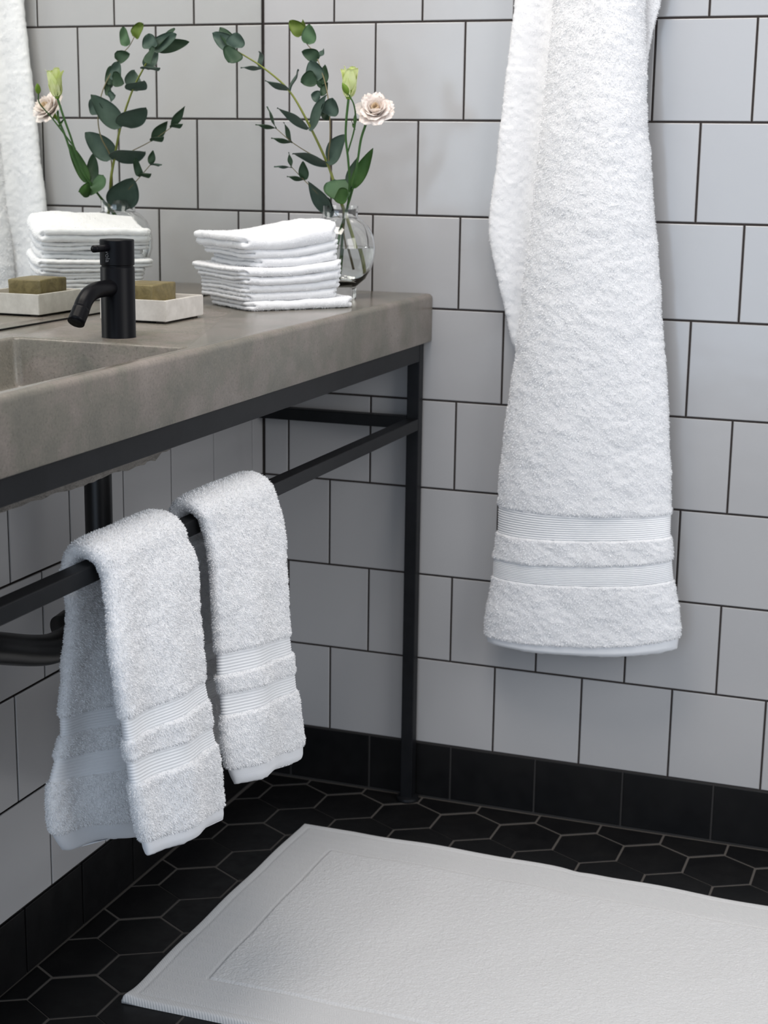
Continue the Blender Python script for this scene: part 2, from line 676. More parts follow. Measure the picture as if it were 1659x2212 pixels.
def wall_rects(series, zlines, umin, umax):
    out = []
    for (off, ztop, zbot) in series:
        n = int(math.floor(umin / P_ - off)) - 1
        while (off + n) * P_ < umax:
            a = max((off + n) * P_ + G2, umin)
            b = min((off + n + 1) * P_ - G2, umax)
            if b > a:
                out.append((a, b, zbot + G2, ztop - G2))
            n += 1
    return out


WX = 2.5
rows = []
for j in range(-9, 8):
    zt = ZL[j] if j >= 0 else ZL[0] - j * P_
    zb = ZL[j + 1] if j + 1 >= 0 else ZL[0] - (j + 1) * P_
    ser = A0 if j % 2 == 0 else B0_
    off = ser + (OFF[j + 1] if j >= -1 else 0.0)
    rows.append((off, zt, zb))
rects = wall_rects(rows, ZL, 0.003, WX)
tiled_wall('wall_back', rects, lambda u_, v_: (u_, 0.0, v_), (0, -1, 0), (-0.05, WX, 0.0013, 0.06, 0.1006, 2.65), [M['tile'], M['grout']])
base_r = wall_rects([(A0 + OFF[9], ZL[8] - 0.0005, 0.002)], ZL, 0.003, WX)
tiled_wall('baseboard_back', base_r, lambda u_, v_: (u_, -0.0006, v_), (0, -1, 0), (-0.05, WX, 0.0010, 0.06, 0.0, 0.1005), [M['black_tile'], M['base_grout']])
# left wall below the counter
rowsL = []
for j in range(3, 8):
    off = 0.3037 if j % 2 == 0 else 0.8056
    rowsL.append((off, ZL[j], ZL[j + 1]))
rects = wall_rects(rowsL, ZL, 0.003, 3.0)
TH = 0.0069
def left3(u_, v_):
    return (math.sin(TH) * u_, -u_, v_)
tiled_wall('wall_left', rects, left3, (1, math.sin(TH), 0), (-0.06, -0.0013, -3.0, 0.0013, 0.1006, 2.65), [M['tile'], M['grout']])
base_r = wall_rects([(0.276, ZL[8] - 0.0005, 0.002)], ZL, 0.003, 3.0)
tiled_wall('baseboard_left', base_r, lambda u_, v_: (math.sin(TH) * u_ + 0.0006, -u_, v_), (1, 0, 0), (-0.06, -0.0010, -3.0, 0.0010, 0.0, 0.1005), [M['black_tile'], M['base_grout']])

# floor: black hexagons in grey grout
V, F = [], []
HX, HY = 0.1058, 0.0916
cos_, sin_ = math.cos(-0.02), math.sin(-0.02)
def clip_poly(poly, x0, y1, x1, y0):
    def cl(pl, ins, inter):
        out = []
        for i in range(len(pl)):
            a, b = pl[i], pl[(i + 1) % len(pl)]
            if ins(a):
                out.append(a)
                if not ins(b):
                    out.append(inter(a, b))
            elif ins(b):
                out.append(inter(a, b))
        return out
    def ix(v):
        return lambda a, b: (v, a[1] + (b[1] - a[1]) * (v - a[0]) / (b[0] - a[0]))
    def iy(v):
        return lambda a, b: (a[0] + (b[0] - a[0]) * (v - a[1]) / (b[1] - a[1]), v)
    poly = cl(poly, lambda p: p[0] >= x0, ix(x0))
    poly = cl(poly, lambda p: p[0] <= x1, ix(x1)) if poly else poly
    poly = cl(poly, lambda p: p[1] <= y1, iy(y1)) if poly else poly
    poly = cl(poly, lambda p: p[1] >= y0, iy(y0)) if poly else poly
    return poly
rad = HX / math.sqrt(3) - 0.0021
for j in range(-2, 36):
    for i in range(-4, 26):
        cx = 0.3039 + HX * (i + 0.5 * (j % 2)) + 0.0016 * j * 0.0
        cy = -0.0905 - HY * j - 0.0036 * max(i, -3) * 0.9
        poly = [(cx + rad * math.sin(math.pi / 3 * k), cy + rad * math.cos(math.pi / 3 * k)) for k in range(6)]
        poly = clip_poly(poly, 0.004, -0.004, WX, -3.2)
        if len(poly) < 3:
            continue
        pc = np.mean(poly, 0)
        if max(abs(p[0] - q[0]) + abs(p[1] - q[1]) for p in poly for q in poly) < 0.012:
            continue
        n = len(poly)
        b0 = len(V)
        tl = rng.normal(0, 0.002, 2)
        for ins, dep in ((0, -0.002), (0, -0.0006), (0.0008, 0.0)):
            for p in poly:
                d = np.array(p) - pc
                dl = np.linalg.norm(d)
                q = pc + d * (dl - ins) / dl
                V.append((q[0], q[1], dep + (0 if dep < -0.001 else (q - pc) @ tl)))
        for r_i in range(2):
            for k in range(n):
                F.append([b0 + r_i * n + k, b0 + r_i * n + (k + 1) % n, b0 + (r_i + 1) * n + (k + 1) % n, b0 + (r_i + 1) * n + k])
        F.append([b0 + 2 * n + k for k in range(n)])
nt = len(F)
b0 = len(V)
for x in (-0.04, WX):
    for y in (-3.2, 0.04):
        for z in (-0.05, -0.0007):
            V.append((x, y, z))
for f in ((0, 1, 3, 2), (4, 6, 7, 5), (0, 4, 5, 1), (2, 3, 7, 6), (0, 2, 6, 4), (1, 5, 7, 3)):
    F.append([b0 + i for i in f])
me = raw_mesh('floor', V, F, [0] * nt + [1] * 6)
bm = bmesh.new(); bm.from_mesh(me); bmesh.ops.recalc_face_normals(bm, faces=bm.faces); bm.to_mesh(me); bm.free()
structure(link('floor', me, [M['black_tile'], M['floor_grout']]))

# ------------------------------------------------------------------ mirror
ZC = 0.875
mo = empty('wall_mirror', (0.0, -1.3, ZC + 0.003))
tag(mo, 'large frameless wall mirror above the concrete counter, reflecting the flowers', 'mirror')
box('mirror_backing', (-0.0012, 0.0003, -2.6, -0.0022, ZC + 0.0012, 2.2), M['mirror_edge'], mo, 0.0003, 1)
me = raw_mesh('mirror_glass', [(0.0006, -2.5985, ZC + 0.0025), (0.0006, -0.0045, ZC + 0.0025), (0.0006, -0.0045, 2.199), (0.0006, -2.5985, 2.199),
                              (0.00035, -2.5985, ZC + 0.0025), (0.00035, -0.0045, ZC + 0.0025), (0.00035, -0.0045, 2.199), (0.00035, -2.5985, 2.199)],
              [[0, 1, 2, 3], [7, 6, 5, 4], [0, 4, 5, 1], [1, 5, 6, 2], [2, 6, 7, 3], [3, 7, 4, 0]])
link('mirror_glass', me, M['mirror'], mo)

# ------------------------------------------------------------------ concrete counter with cast basin
wash = empty('concrete_washstand', (0.15, -1.0, 0.797))
tag(wash, 'thick grey cast concrete counter with a rectangular basin, on a black steel frame', 'counter')
YB = -0.838
def make_counter():
    bm = bmesh.new()
    box_bm(bm, 0.001, 0.303, -2.2, -0.0015, 0.797, ZC)
    # round the long edges
    for e in list(bm.edges):
        a, b = e.verts[0].co, e.verts[1].co
        if abs(a.x - 0.303) < 1e-5 and abs(b.x - 0.303) < 1e-5 and abs(a.z - ZC) < 1e-5 and abs(b.z - ZC) < 1e-5:
            bmesh.ops.bevel(bm, geom=[e], offset=0.008, segments=5, affect='EDGES', profile=0.5)
            break
    es = [e for e in bm.edges if (abs(e.verts[0].co.x - 0.303) < 1e-5 and abs(e.verts[1].co.x - 0.303) < 1e-5 and abs(e.verts[0].co.z - 0.797) < 1e-5 and abs(e.verts[1].co.z - 0.797) < 1e-5)]
    bmesh.ops.bevel(bm, geom=es, offset=0.0025, segments=2, affect='EDGES', profile=0.5)
    me = bm_mesh('counter_slab', bm)
    o = link('counter_slab', me, M['concrete'])
    # basin cutter: sloping walls with rounded corners
    bm = bmesh.new()
    bot = [(0.062, YB - 0.012), (0.268, YB - 0.012), (0.268, -1.75), (0.062, -1.75)]
    top = [(0.052, YB), (0.2835, YB), (0.2835, -1.78), (0.052, -1.78)]
    vb = [bm.verts.new((x, y, 0.8135)) for x, y in bot]
    vt = [bm.verts.new((x, y, 0.92)) for x, y in [(x + (x - bx) * 0.73, y + (y - by) * 0.73) for (x, y), (bx, by) in zip(top, bot)]]
    bm.faces.new(vb[::-1]); bm.faces.new(vt)
    for k in range(4):
        bm.faces.new((vb[k], vb[(k + 1) % 4], vt[(k + 1) % 4], vt[k]))
    bmesh.ops.recalc_face_normals(bm, faces=bm.faces)
    es = [e for e in bm.edges if not (e.verts[0].co.z > 0.9 and e.verts[1].co.z > 0.9)]
    bmesh.ops.bevel(bm, geom=es, offset=0.009, segments=4, affect='EDGES', profile=0.5)
    cme = bm_mesh('cut', bm)
    co = link('cut', cme, M['concrete'])
    md = o.modifiers.new('b', 'BOOLEAN')
    md.operation = 'DIFFERENCE'
    md.solver = 'EXACT'
    md.object = co
    dg = bpy.context.evaluated_depsgraph_get()
    new = bpy.data.meshes.new_from_object(o.evaluated_get(dg))
    o.modifiers.clear()
    o.data = new
    bpy.data.objects.remove(co)
    # soften the rim of the basin
    bm = bmesh.new()
    bm.from_mesh(new)
    bmesh.ops.remove_doubles(bm, verts=bm.verts, dist=1e-5)
    es = []
    for e in bm.edges:
        a, b = e.verts[0].co, e.verts[1].co
        if abs(a.z - ZC) < 1e-5 and abs(b.z - ZC) < 1e-5 and len(e.link_faces) == 2:
            if e.calc_face_angle(0) > 0.5 and 0.04 < (a.x + b.x) / 2 < 0.29 and -2.1 < (a.y + b.y) / 2 < -0.5:
                es.append(e)
    bmesh.ops.bevel(bm, geom=es, offset=0.004, segments=3, affect='EDGES', profile=0.5)
    bm.to_mesh(new)
    bm.free()
    new.shade_smooth()
    new.set_sharp_from_angle(angle=math.radians(40))
    new.materials.append(M['concrete_top'])
    for p in new.polygons:
        if p.normal.z > 0.99 and p.center.z > ZC - 1e-4:
            p.material_index = 1
    o.parent = wash
    o.matrix_parent_inverse = Matrix.Translation(-wash.location)
    return o
make_counter()
# rough underside of the cast basin
V, F = [], []
nu_, nv_ = 120, 26
G = np.zeros((nu_, nv_, 3))
yy = np.linspace(-0.70, -1.82, nu_)
for i, y in enumerate(yy):
    dep = 0.038 * min(1.0, max(0.0, (-0.735 - y) / 0.13)) ** 0.7
    for k in range(nv_):
        t = k / (nv_ - 1)
        x = 0.03 + 0.236 * t
        ed = min(t, 1 - t) * 2
        z = 0.7965 - (dep + 0.012) * min(1.0, (ed * 14)) ** 0.5
        G[i, k] = (x, y, z)
G[..., 2] += 0.004 * vnoise(G, 60, 3) * (G[..., 2] < 0.79) + 0.0016 * vnoise(G, 220, 4) * (G[..., 2] < 0.79)
G[..., 0] += 0.002 * vnoise(G, 90, 5)
I = np.arange(nu_ * nv_).reshape(nu_, nv_)
Q = np.stack([I[:-1, :-1], I[:-1, 1:], I[1:, 1:], I[1:, :-1]], -1).reshape(-1, 4)
ub = link('basin_underside', raw_mesh('basin_underside', G.reshape(-1, 3), [Q]), M['concrete_rough'], wash, True)
ub['label'] = 'rough unfinished underside of the basin'

# ------------------------------------------------------------------ steel frame
fr = empty('counter_frame', (0.28, -0.02, 0.0))
tag(fr, 'black square steel frame with leg and towel rail under the concrete counter', 'frame')
leg_ = box('leg', (0.2715, 0.2925, -0.0300, -0.0090, 0.006, 0.797), M['steel'], fr, 0.0012)
lathe_obj('foot', [(0.019, 0.0), (0.020, 0.002), (0.019, 0.006), (0.010, 0.008), (0.0075, 0.014)], M['steel'], leg_, (0.282, -0.0195, 0.0), 28)
box('top_rail', (0.2715, 0.2925, -2.1, -0.0305, 0.7665, 0.797), M['steel'], fr, 0.0012)
box('towel_rail', (0.2715, 0.2925, -2.1, -0.0305, 0.6530, 0.6720), M['steel'], fr, 0.0014)
box('side_rail', (0.004, 0.2712, -0.0300, -0.0100, 0.6540, 0.6740), M['steel'], fr, 0.0012)

# ------------------------------------------------------------------ drain pipe and trap
tr_ = empty('drain_trap', (0.12, -0.9, 0.55))
tag(tr_, 'black bottle trap and waste pipe under the basin behind the hand towels', 'pipe')
pc = U(213, 1100, 0, 0.13)
tube_obj('down_pipe', [(pc[0], pc[1], 0.775), (pc[0], pc[1], 0.70), (pc[0], pc[1], 0.585)], 0.0172, M['pipe'], tr_, 10, 32)
pe_ = U(-60, 1398, 0, 0.13)
el = [U(225, 1290, 0, 0.13), U(190, 1345, 0, 0.13), U(150, 1380, 0, 0.13), U(112, 1401, 0, 0.13), U(60, 1405, 0, 0.13), pe_, pe_ + np.array([-0.035, -0.045, 0.0]), pe_ + np.array([-0.129, -0.055, 0.0])]
tube_obj('waste_elbow', el, 0.0187, M['pipe'], tr_, 56, 32)
c1 = U(150, 1362, 0, 0.115)
dvec = np.array([0.25, 0.9, 0.3]); dvec /= np.linalg.norm(dvec)
tube_obj('pipe_collar', [c1 - dvec * 0.008, c1, c1 + dvec * 0.012], 0.025, M['pipe'], tr_, 8, 36)

# ------------------------------------------------------------------ tap
TX, TY = 0.1625, -0.7815
tap = empty('basin_tap', (TX, TY, ZC))
tag(tap, 'matt black single-lever basin tap standing between the basin and the soap dish', 'tap')
TR = 0.0206
lathe_obj('body', [(TR + 0.0004, 0.0), (TR, 0.0008), (TR, 0.0835), (TR - 0.0006, 0.0845), (TR - 0.0016, 0.0845), (TR - 0.0016, 0.0865), (0.001, 0.0865)], M['tap'], tap, (TX, TY, ZC), 72)
cap_ = lathe_obj('cap', [(0.001, 0.0866), (TR - 0.0006, 0.0866), (TR, 0.0874), (TR, 0.1160), (TR - 0.0008, 0.1170), (0.0001, 0.1170)], M['tap'], tap, (TX, TY, ZC), 72)
sp = [(TX, TY, ZC + 0.0600), (TX, TY - 0.028, ZC + 0.0605), (TX, TY - 0.050, ZC + 0.0600), (TX, TY - 0.067, ZC + 0.0565), (TX, TY - 0.079, ZC + 0.0490), (TX, TY - 0.086, ZC + 0.0410)]
sp = [(TX + (a - TX), b, c_) for a, b, c_ in sp]
spt = tube_obj('spout', sp, 0.0098, M['tap'], tap, 40, 40)
e0, e1 = np.array(sp[-1]), np.array(sp[-2])
dd = (e0 - e1); dd /= np.linalg.norm(dd)
ae = tube_obj('aerator', [e0, e0 + dd * 0.009, e0 + dd * 0.0195], [0.0101, 0.0101, 0.0101], M['tap'], spt, 6, 40)
tube_obj('nozzle', [e0 + dd * 0.0185, e0 + dd * 0.0198], 0.0078, M['tap_dark'], spt, 3, 32)
hd = np.array([-0.10, -1.0, 0.0]); hd /= np.linalg.norm(hd)
h0 = np.array([TX, TY, ZC + 0.1075])
tube_obj('lever', [h0 + hd * 0.012, h0 + hd * 0.028, h0 + hd * 0.047], 0.0042, M['tap'], cap_, 6, 24)
# small engraved lettering on the cap, running down the cap
fc = bpy.data.curves.new('lettering', 'FONT')
fc.body = 'vola'
fc.size = 0.0085
fc.align_x = 'CENTER'
fc.align_y = 'CENTER'
fc.extrude = 0.00012
to = bpy.data.objects.new('lettering', fc)
COL.objects.link(to)
ang = math.radians(-90 - 4)
d_out = Vector((math.cos(ang), math.sin(ang), 0))
tang = Vector((-math.sin(ang), math.cos(ang), 0))
Rm = Matrix((( 0, tang.x, d_out.x), (0, tang.y, d_out.y), (-1, 0, 0))).to_4x4()
Rm.translation = Vector((TX, TY, ZC + 0.0975)) + d_out * (TR + 0.0002)
to.matrix_world = Rm
bpy.context.view_layer.update()
lm_ = bpy.data.meshes.new_from_object(to.evaluated_get(bpy.context.evaluated_depsgraph_get()))
bpy.data.objects.remove(to)
lm_.transform(Rm)
lm_.materials.clear()
lo = link('lettering', lm_, M['tap_logo'], cap_)
lo['label'] = 'tiny grey lettering on the cap'

# ------------------------------------------------------------------ soap dish and soap
DX0, DX1, DY0, DY1 = 0.047, 0.1448, -0.626, -0.5165
dish = empty('soap_dish', ((DX0 + DX1) / 2, (DY0 + DY1) / 2, ZC))
tag(dish, 'pale cement rectangular soap dish with low sides, right of the black tap', 'soap dish')
bm = bmesh.new()
box_bm(bm, DX0, DX1, DY0, DY1, ZC + 0.003, ZC + 0.0305)
tf = max(bm.faces, key=lambda f: f.calc_center_median().z)
r = bmesh.ops.inset_region(bm, faces=[tf], thickness=0.006)
r = bmesh.ops.extrude_face_region(bm, geom=[tf])
bmesh.ops.translate(bm, verts=[v_ for v_ in r['geom'] if isinstance(v_, bmesh.types.BMVert)], vec=(0, 0, -0.019))
bmesh.ops.delete(bm, geom=[tf], context='FACES_ONLY')
bmesh.ops.bevel(bm, geom=[e for e in bm.edges], offset=0.0008, segments=2, affect='EDGES')
link('tray', bm_mesh('tray', bm), M['dish'], dish)
for fx in (DX0 + 0.012, DX1 - 0.012):
    for fy in (DY0 + 0.012, DY1 - 0.012):
        box('foot_pad', (fx - 0.006, fx + 0.006, fy - 0.006, fy + 0.006, ZC, ZC + 0.0032), M['dish_foot'], dish, 0.0003, 1)
bm = bmesh.new()
SX0, SX1, SY0, SY1, SZ0, SZ1 = 0.060, 0.112, -0.600, -0.532, ZC + 0.0112, ZC + 0.0475
box_bm(bm, SX0, SX1, SY0, SY1, SZ0, SZ1, 0.0022, 3)
bmesh.ops.subdivide_edges(bm, edges=bm.edges, cuts=4, use_grid_fill=True)
for v_ in bm.verts:
    p = np.array(v_.co)
    n_ = vnoise(p[None], 55, 11)[0] * 0.0010 + vnoise(p[None], 180, 12)[0] * 0.0003
    v_.co += Vector((n_, n_ * .6, -abs(n_) * .7))
    if v_.co.z > SZ1 - 0.004:
        v_.co.z += 0.0012 * math.sin((v_.co.y - SY0) * 40)
so = link('olive_soap_bar', bm_mesh('olive_soap_bar', bm), M['soap'], None, True)
tag(so, 'brown-green rectangular bar of soap lying in the cement soap dish', 'soap')

# ------------------------------------------------------------------ towels
def rib(u, n, amp):
    return amp * (0.5 - 0.5 * np.cos(2 * math.pi * n * u))


def rows_between(keys, steps):
    """u values with dense rows between selected keys"""
    out = [np.array([keys[0]])]
    for k in range(len(keys) - 1):
        out.append(np.linspace(keys[k], keys[k + 1], steps[k] + 1)[1:])
    return np.concatenate(out)


def hermite_rows(keys, pts, us):
    pts = np.asarray(pts, float)
    out = np.zeros((len(us), 3))
    # monotone-ish smooth interpolation: Catmull slopes
    k = np.asarray(keys)
    sl = np.gradient(pts, k, axis=0)
    idx = np.clip(np.searchsorted(k, us, side='right') - 1, 0, len(k) - 2)
    h = (k[idx + 1] - k[idx])
    t = ((us - k[idx]) / h)[:, None]
    p0, p1, m0, m1 = pts[idx], pts[idx + 1], sl[idx] * h[:, None], sl[idx + 1] * h[:, None]
    return (2 * t**3 - 3 * t**2 + 1) * p0 + (t**3 - 2 * t**2 + t) * m0 + (-2 * t**3 + 3 * t**2) * p1 + (t**3 - t**2) * m1


def pile_profile(us, bands, hems, arc, h_pile, h_rib, nrib):
    """radial offset per row"""
    h = np.full(len(us), h_pile)
    for (a, b) in bands:
        ins = (us >= a) & (us <= b)
        t = (us[ins] - a) / (b - a)
        h[ins] = rib(t, nrib, h_rib)
    for (a, b) in hems:
        ins = (us >= a) & (us <= b)
        h[ins] = 0.0003
    return h


def displace(G, hrow, pile_mask, amp, seed, coarse=0.0):
    N = grid_normals(G)
    cen = G.mean(1, keepdims=True)
    if np.sum(N * (G - cen)) < 0:
        N = -N
    n1 = vnoise(G * np.array([1, 1, 1.5]), 115, seed) * 0.7 + vnoise(G, 260, seed + 1) * 0.4
    big = vnoise(G, 38, seed + 2)
    fac = pile_mask[:, None].astype(float)
    d = hrow[:, None] + amp * n1 * fac + coarse * big * (0.35 + 0.65 * fac)
    return G + N * d[..., None]


# --- bath towel hanging from a hook on the back wall
bath = empty('bath_towel', (0.56, -0.06, 1.42))
tag(bath, 'large white terry bath towel hanging folded on the back wall, right of the counter', 'towel')
YF = -0.062
# left and right outline of the folded front panel (x from the photo at that depth), top to bottom
zk = [1.43, 1.33, 1.17, 1.05, 0.93, 0.80, 0.68, 0.560]
Lpx = [(1202, -150), (1195, 0), (1170, 250), (1152, 430), (1132, 600), (1110, 790), (1090, 930), (1074, 1092)]
Rpx = [(1388, -150), (1393, 0), (1398, 250), (1410, 430), (1424, 610), (1437, 800), (1445, 950), (1451, 1112)]
Lpx += [(1072, 1148), (1064, 1203), (1063, 1240), (1048, 1368), (1050, 1384)]
Rpx += [(1452, 1156), (1455, 1208), (1458, 1250), (1470, 1376), (1467, 1402)]
Lp = np.array([U(x + 4, y, 1, YF + 0.018) for x, y in Lpx])
Rp = np.array([U(x - 4, y, 1, YF) for x, y in Rpx])
# keep band rows parallel on the cloth
keys = np.concatenate([[0], np.cumsum(np.linalg.norm(np.diff((Lp + Rp) / 2, axis=0), axis=1))])
steps = [24, 50, 36, 36, 38, 30, 34, 99, 20, 99, 44, 10]
us = rows_between(keys, steps)
L_ = hermite_rows(keys, Lp, us)
R_ = hermite_rows(keys, Rp, us)
kb = keys
b1, b2, hem = (kb[7], kb[8]), (kb[9], kb[10]), (kb[11], kb[12])
nu = len(us)
Nn = np.tile(np.array([0.06, -1.0, 0.0]) / np.linalg.norm([0.06, -1.0, 0]), (nu, 1))
T_ = np.full(nu, 0.030)
tb = np.clip((kb[-1] - us) / 0.006, 0, 1)
T_ *= (0.55 + 0.45 * np.sqrt(tb))
def bulge(u, w_):
    return 0.024 * (1 - np.abs(w_) ** 2.6) + 0.004 * np.sin(3.1 * w_ + 5.5 * u) + 0.003 * np.sin(9 * u + 1.5 * w_) - 0.001
G, W, Y = cloth_loft(L_, R_, Nn, T_, 300, bulge, 7.0)
# hang: middle of the lower edge sags a little lower than its corners
sag = np.clip((us - kb[6]) / (kb[-1] - kb[6]), 0, 1)[:, None] * (1 - W[None, :] ** 2) * 0.010
G[..., 2] -= sag
pm = np.ones(nu, bool)
for a, b in (b1, b2, hem):
    pm &= ~((us > a + 0.0004) & (us < b - 0.0004))
hr = pile_profile(us, [b1, b2], [hem], None, 0.0030, 0.0015, 11)
G = displace(G, hr, pm, 0.0013, 21, 0.0014)
ix = lambda v: int(np.argmin(np.abs(us - v)))
seg = [0, ix(b1[0]), ix(b1[1]), ix(b2[0]), ix(b2[1]), ix(hem[0]), nu - 1]
tf_ = (0.0020, 0.0009)
emit_sleeve('front_panel', G, seg[0], seg[1], M['terry'], bath, True, False, (150000, *tf_), 'front_panel')
emit_sleeve('ribbed_band', G, seg[1], seg[2], M['band'], bath, obj_name='ribbed_band')['label'] = 'ribbed woven band'
emit_sleeve('pile_stripe', G, seg[2], seg[3], M['terry'], bath, tuft=(11000, *tf_))
emit_sleeve('ribbed_band', G, seg[3], seg[4], M['band'], bath)['label'] = 'ribbed woven band'
emit_sleeve('pile_border', G, seg[4], seg[5], M['terry'], bath, tuft=(28000, *tf_))
emit_sleeve('hem', G, seg[5], seg[6], M['hem'], bath, False, True)['label'] = 'flat woven hem'
# folded-back layer, seen at the left behind the front panel
Lq = np.array([U(x, y, 1, -0.024) for x, y in [(1122, -150), (1115, 0), (1100, 130), (1085, 260), (1069, 400), (1060, 475), (1063, 530), (1080, 610), (1098, 690), (1112, 745), (1135, 800)]])
Rq = Lq.copy()
Rq[:, 0] = np.linspace(0.60, 0.55, len(Lq))
Rq[:, 1] = -0.052
kq = np.concatenate([[0], np.cumsum(np.linalg.norm(np.diff(Lq, axis=0), axis=1))])
uq = np.linspace(0, kq[-1], 300)
Lq2, Rq2 = hermite_rows(kq, Lq, uq), hermite_rows(kq, Rq, uq)
def bulge2(u, w_):
    return 0.004 * np.sin(w_ * 5 + 1.0) - 0.010 * np.exp(-((w_ + 0.35) / 0.25) ** 2)
G2_, _, _ = cloth_loft(Lq2, Rq2, np.tile(Nn[0], (300, 1)), np.full(300, 0.016), 160, bulge2, 7)
G2_ = displace(G2_, np.full(300, 0.0015), np.ones(300, bool), 0.0010, 31, 0.001)
emit_sleeve('back_fold', G2_, 0, 299, M['terry'], bath, True, True, (40000, 0.0014, 0.0007))
# small corner of the fold at the top right
Rr = np.array([U(x, y, 1, -0.034) for x, y in [(1440, -150), (1427, 5), (1410, 70), (1402, 112), (1396, 160)]])
Lr = Rr.copy()
Lr[:, 0] = np.linspace(0.60, 0.63, 5)
kr = np.concatenate([[0], np.cumsum(np.linalg.norm(np.diff(Rr, axis=0), axis=1))])
ur = np.linspace(0, kr[-1], 90)
G3_, _, _ = cloth_loft(hermite_rows(kr, Lr, ur), hermite_rows(kr, Rr, ur), np.tile(Nn[0], (90, 1)), np.full(90, 0.010), 60, None, 6)
emit_sleeve('back_corner', G3_, 0, 89, M['terry'], bath, True, True, (6000, 0.002, 0.0008))
# hook above the frame edge carrying the towel
hk = empty('wall_hook', (0.575, -0.002, 1.44))
tag(hk, 'small black peg hook on the tiled back wall above the bath towel', 'hook')
lathe_obj('wall_plate', [(0.0, -0.004), (0.016, -0.004), (0.017, -0.003), (0.017, 0.003), (0.0, 0.003)], M['tap'], hk, (0, 0, 0), 36)
wp = bpy.data.objects['wall_plate']
wp.data.transform(Matrix.Translation((0.575, -0.005, 1.44)) @ Matrix.Rotation(math.radians(90), 4, 'X'))
tube_obj('peg', [(0.575, -0.003, 1.44), (0.575, -0.05, 1.443), (0.575, -0.105, 1.452)], [0.006, 0.006, 0.008], M['tap'], hk, 12, 20)


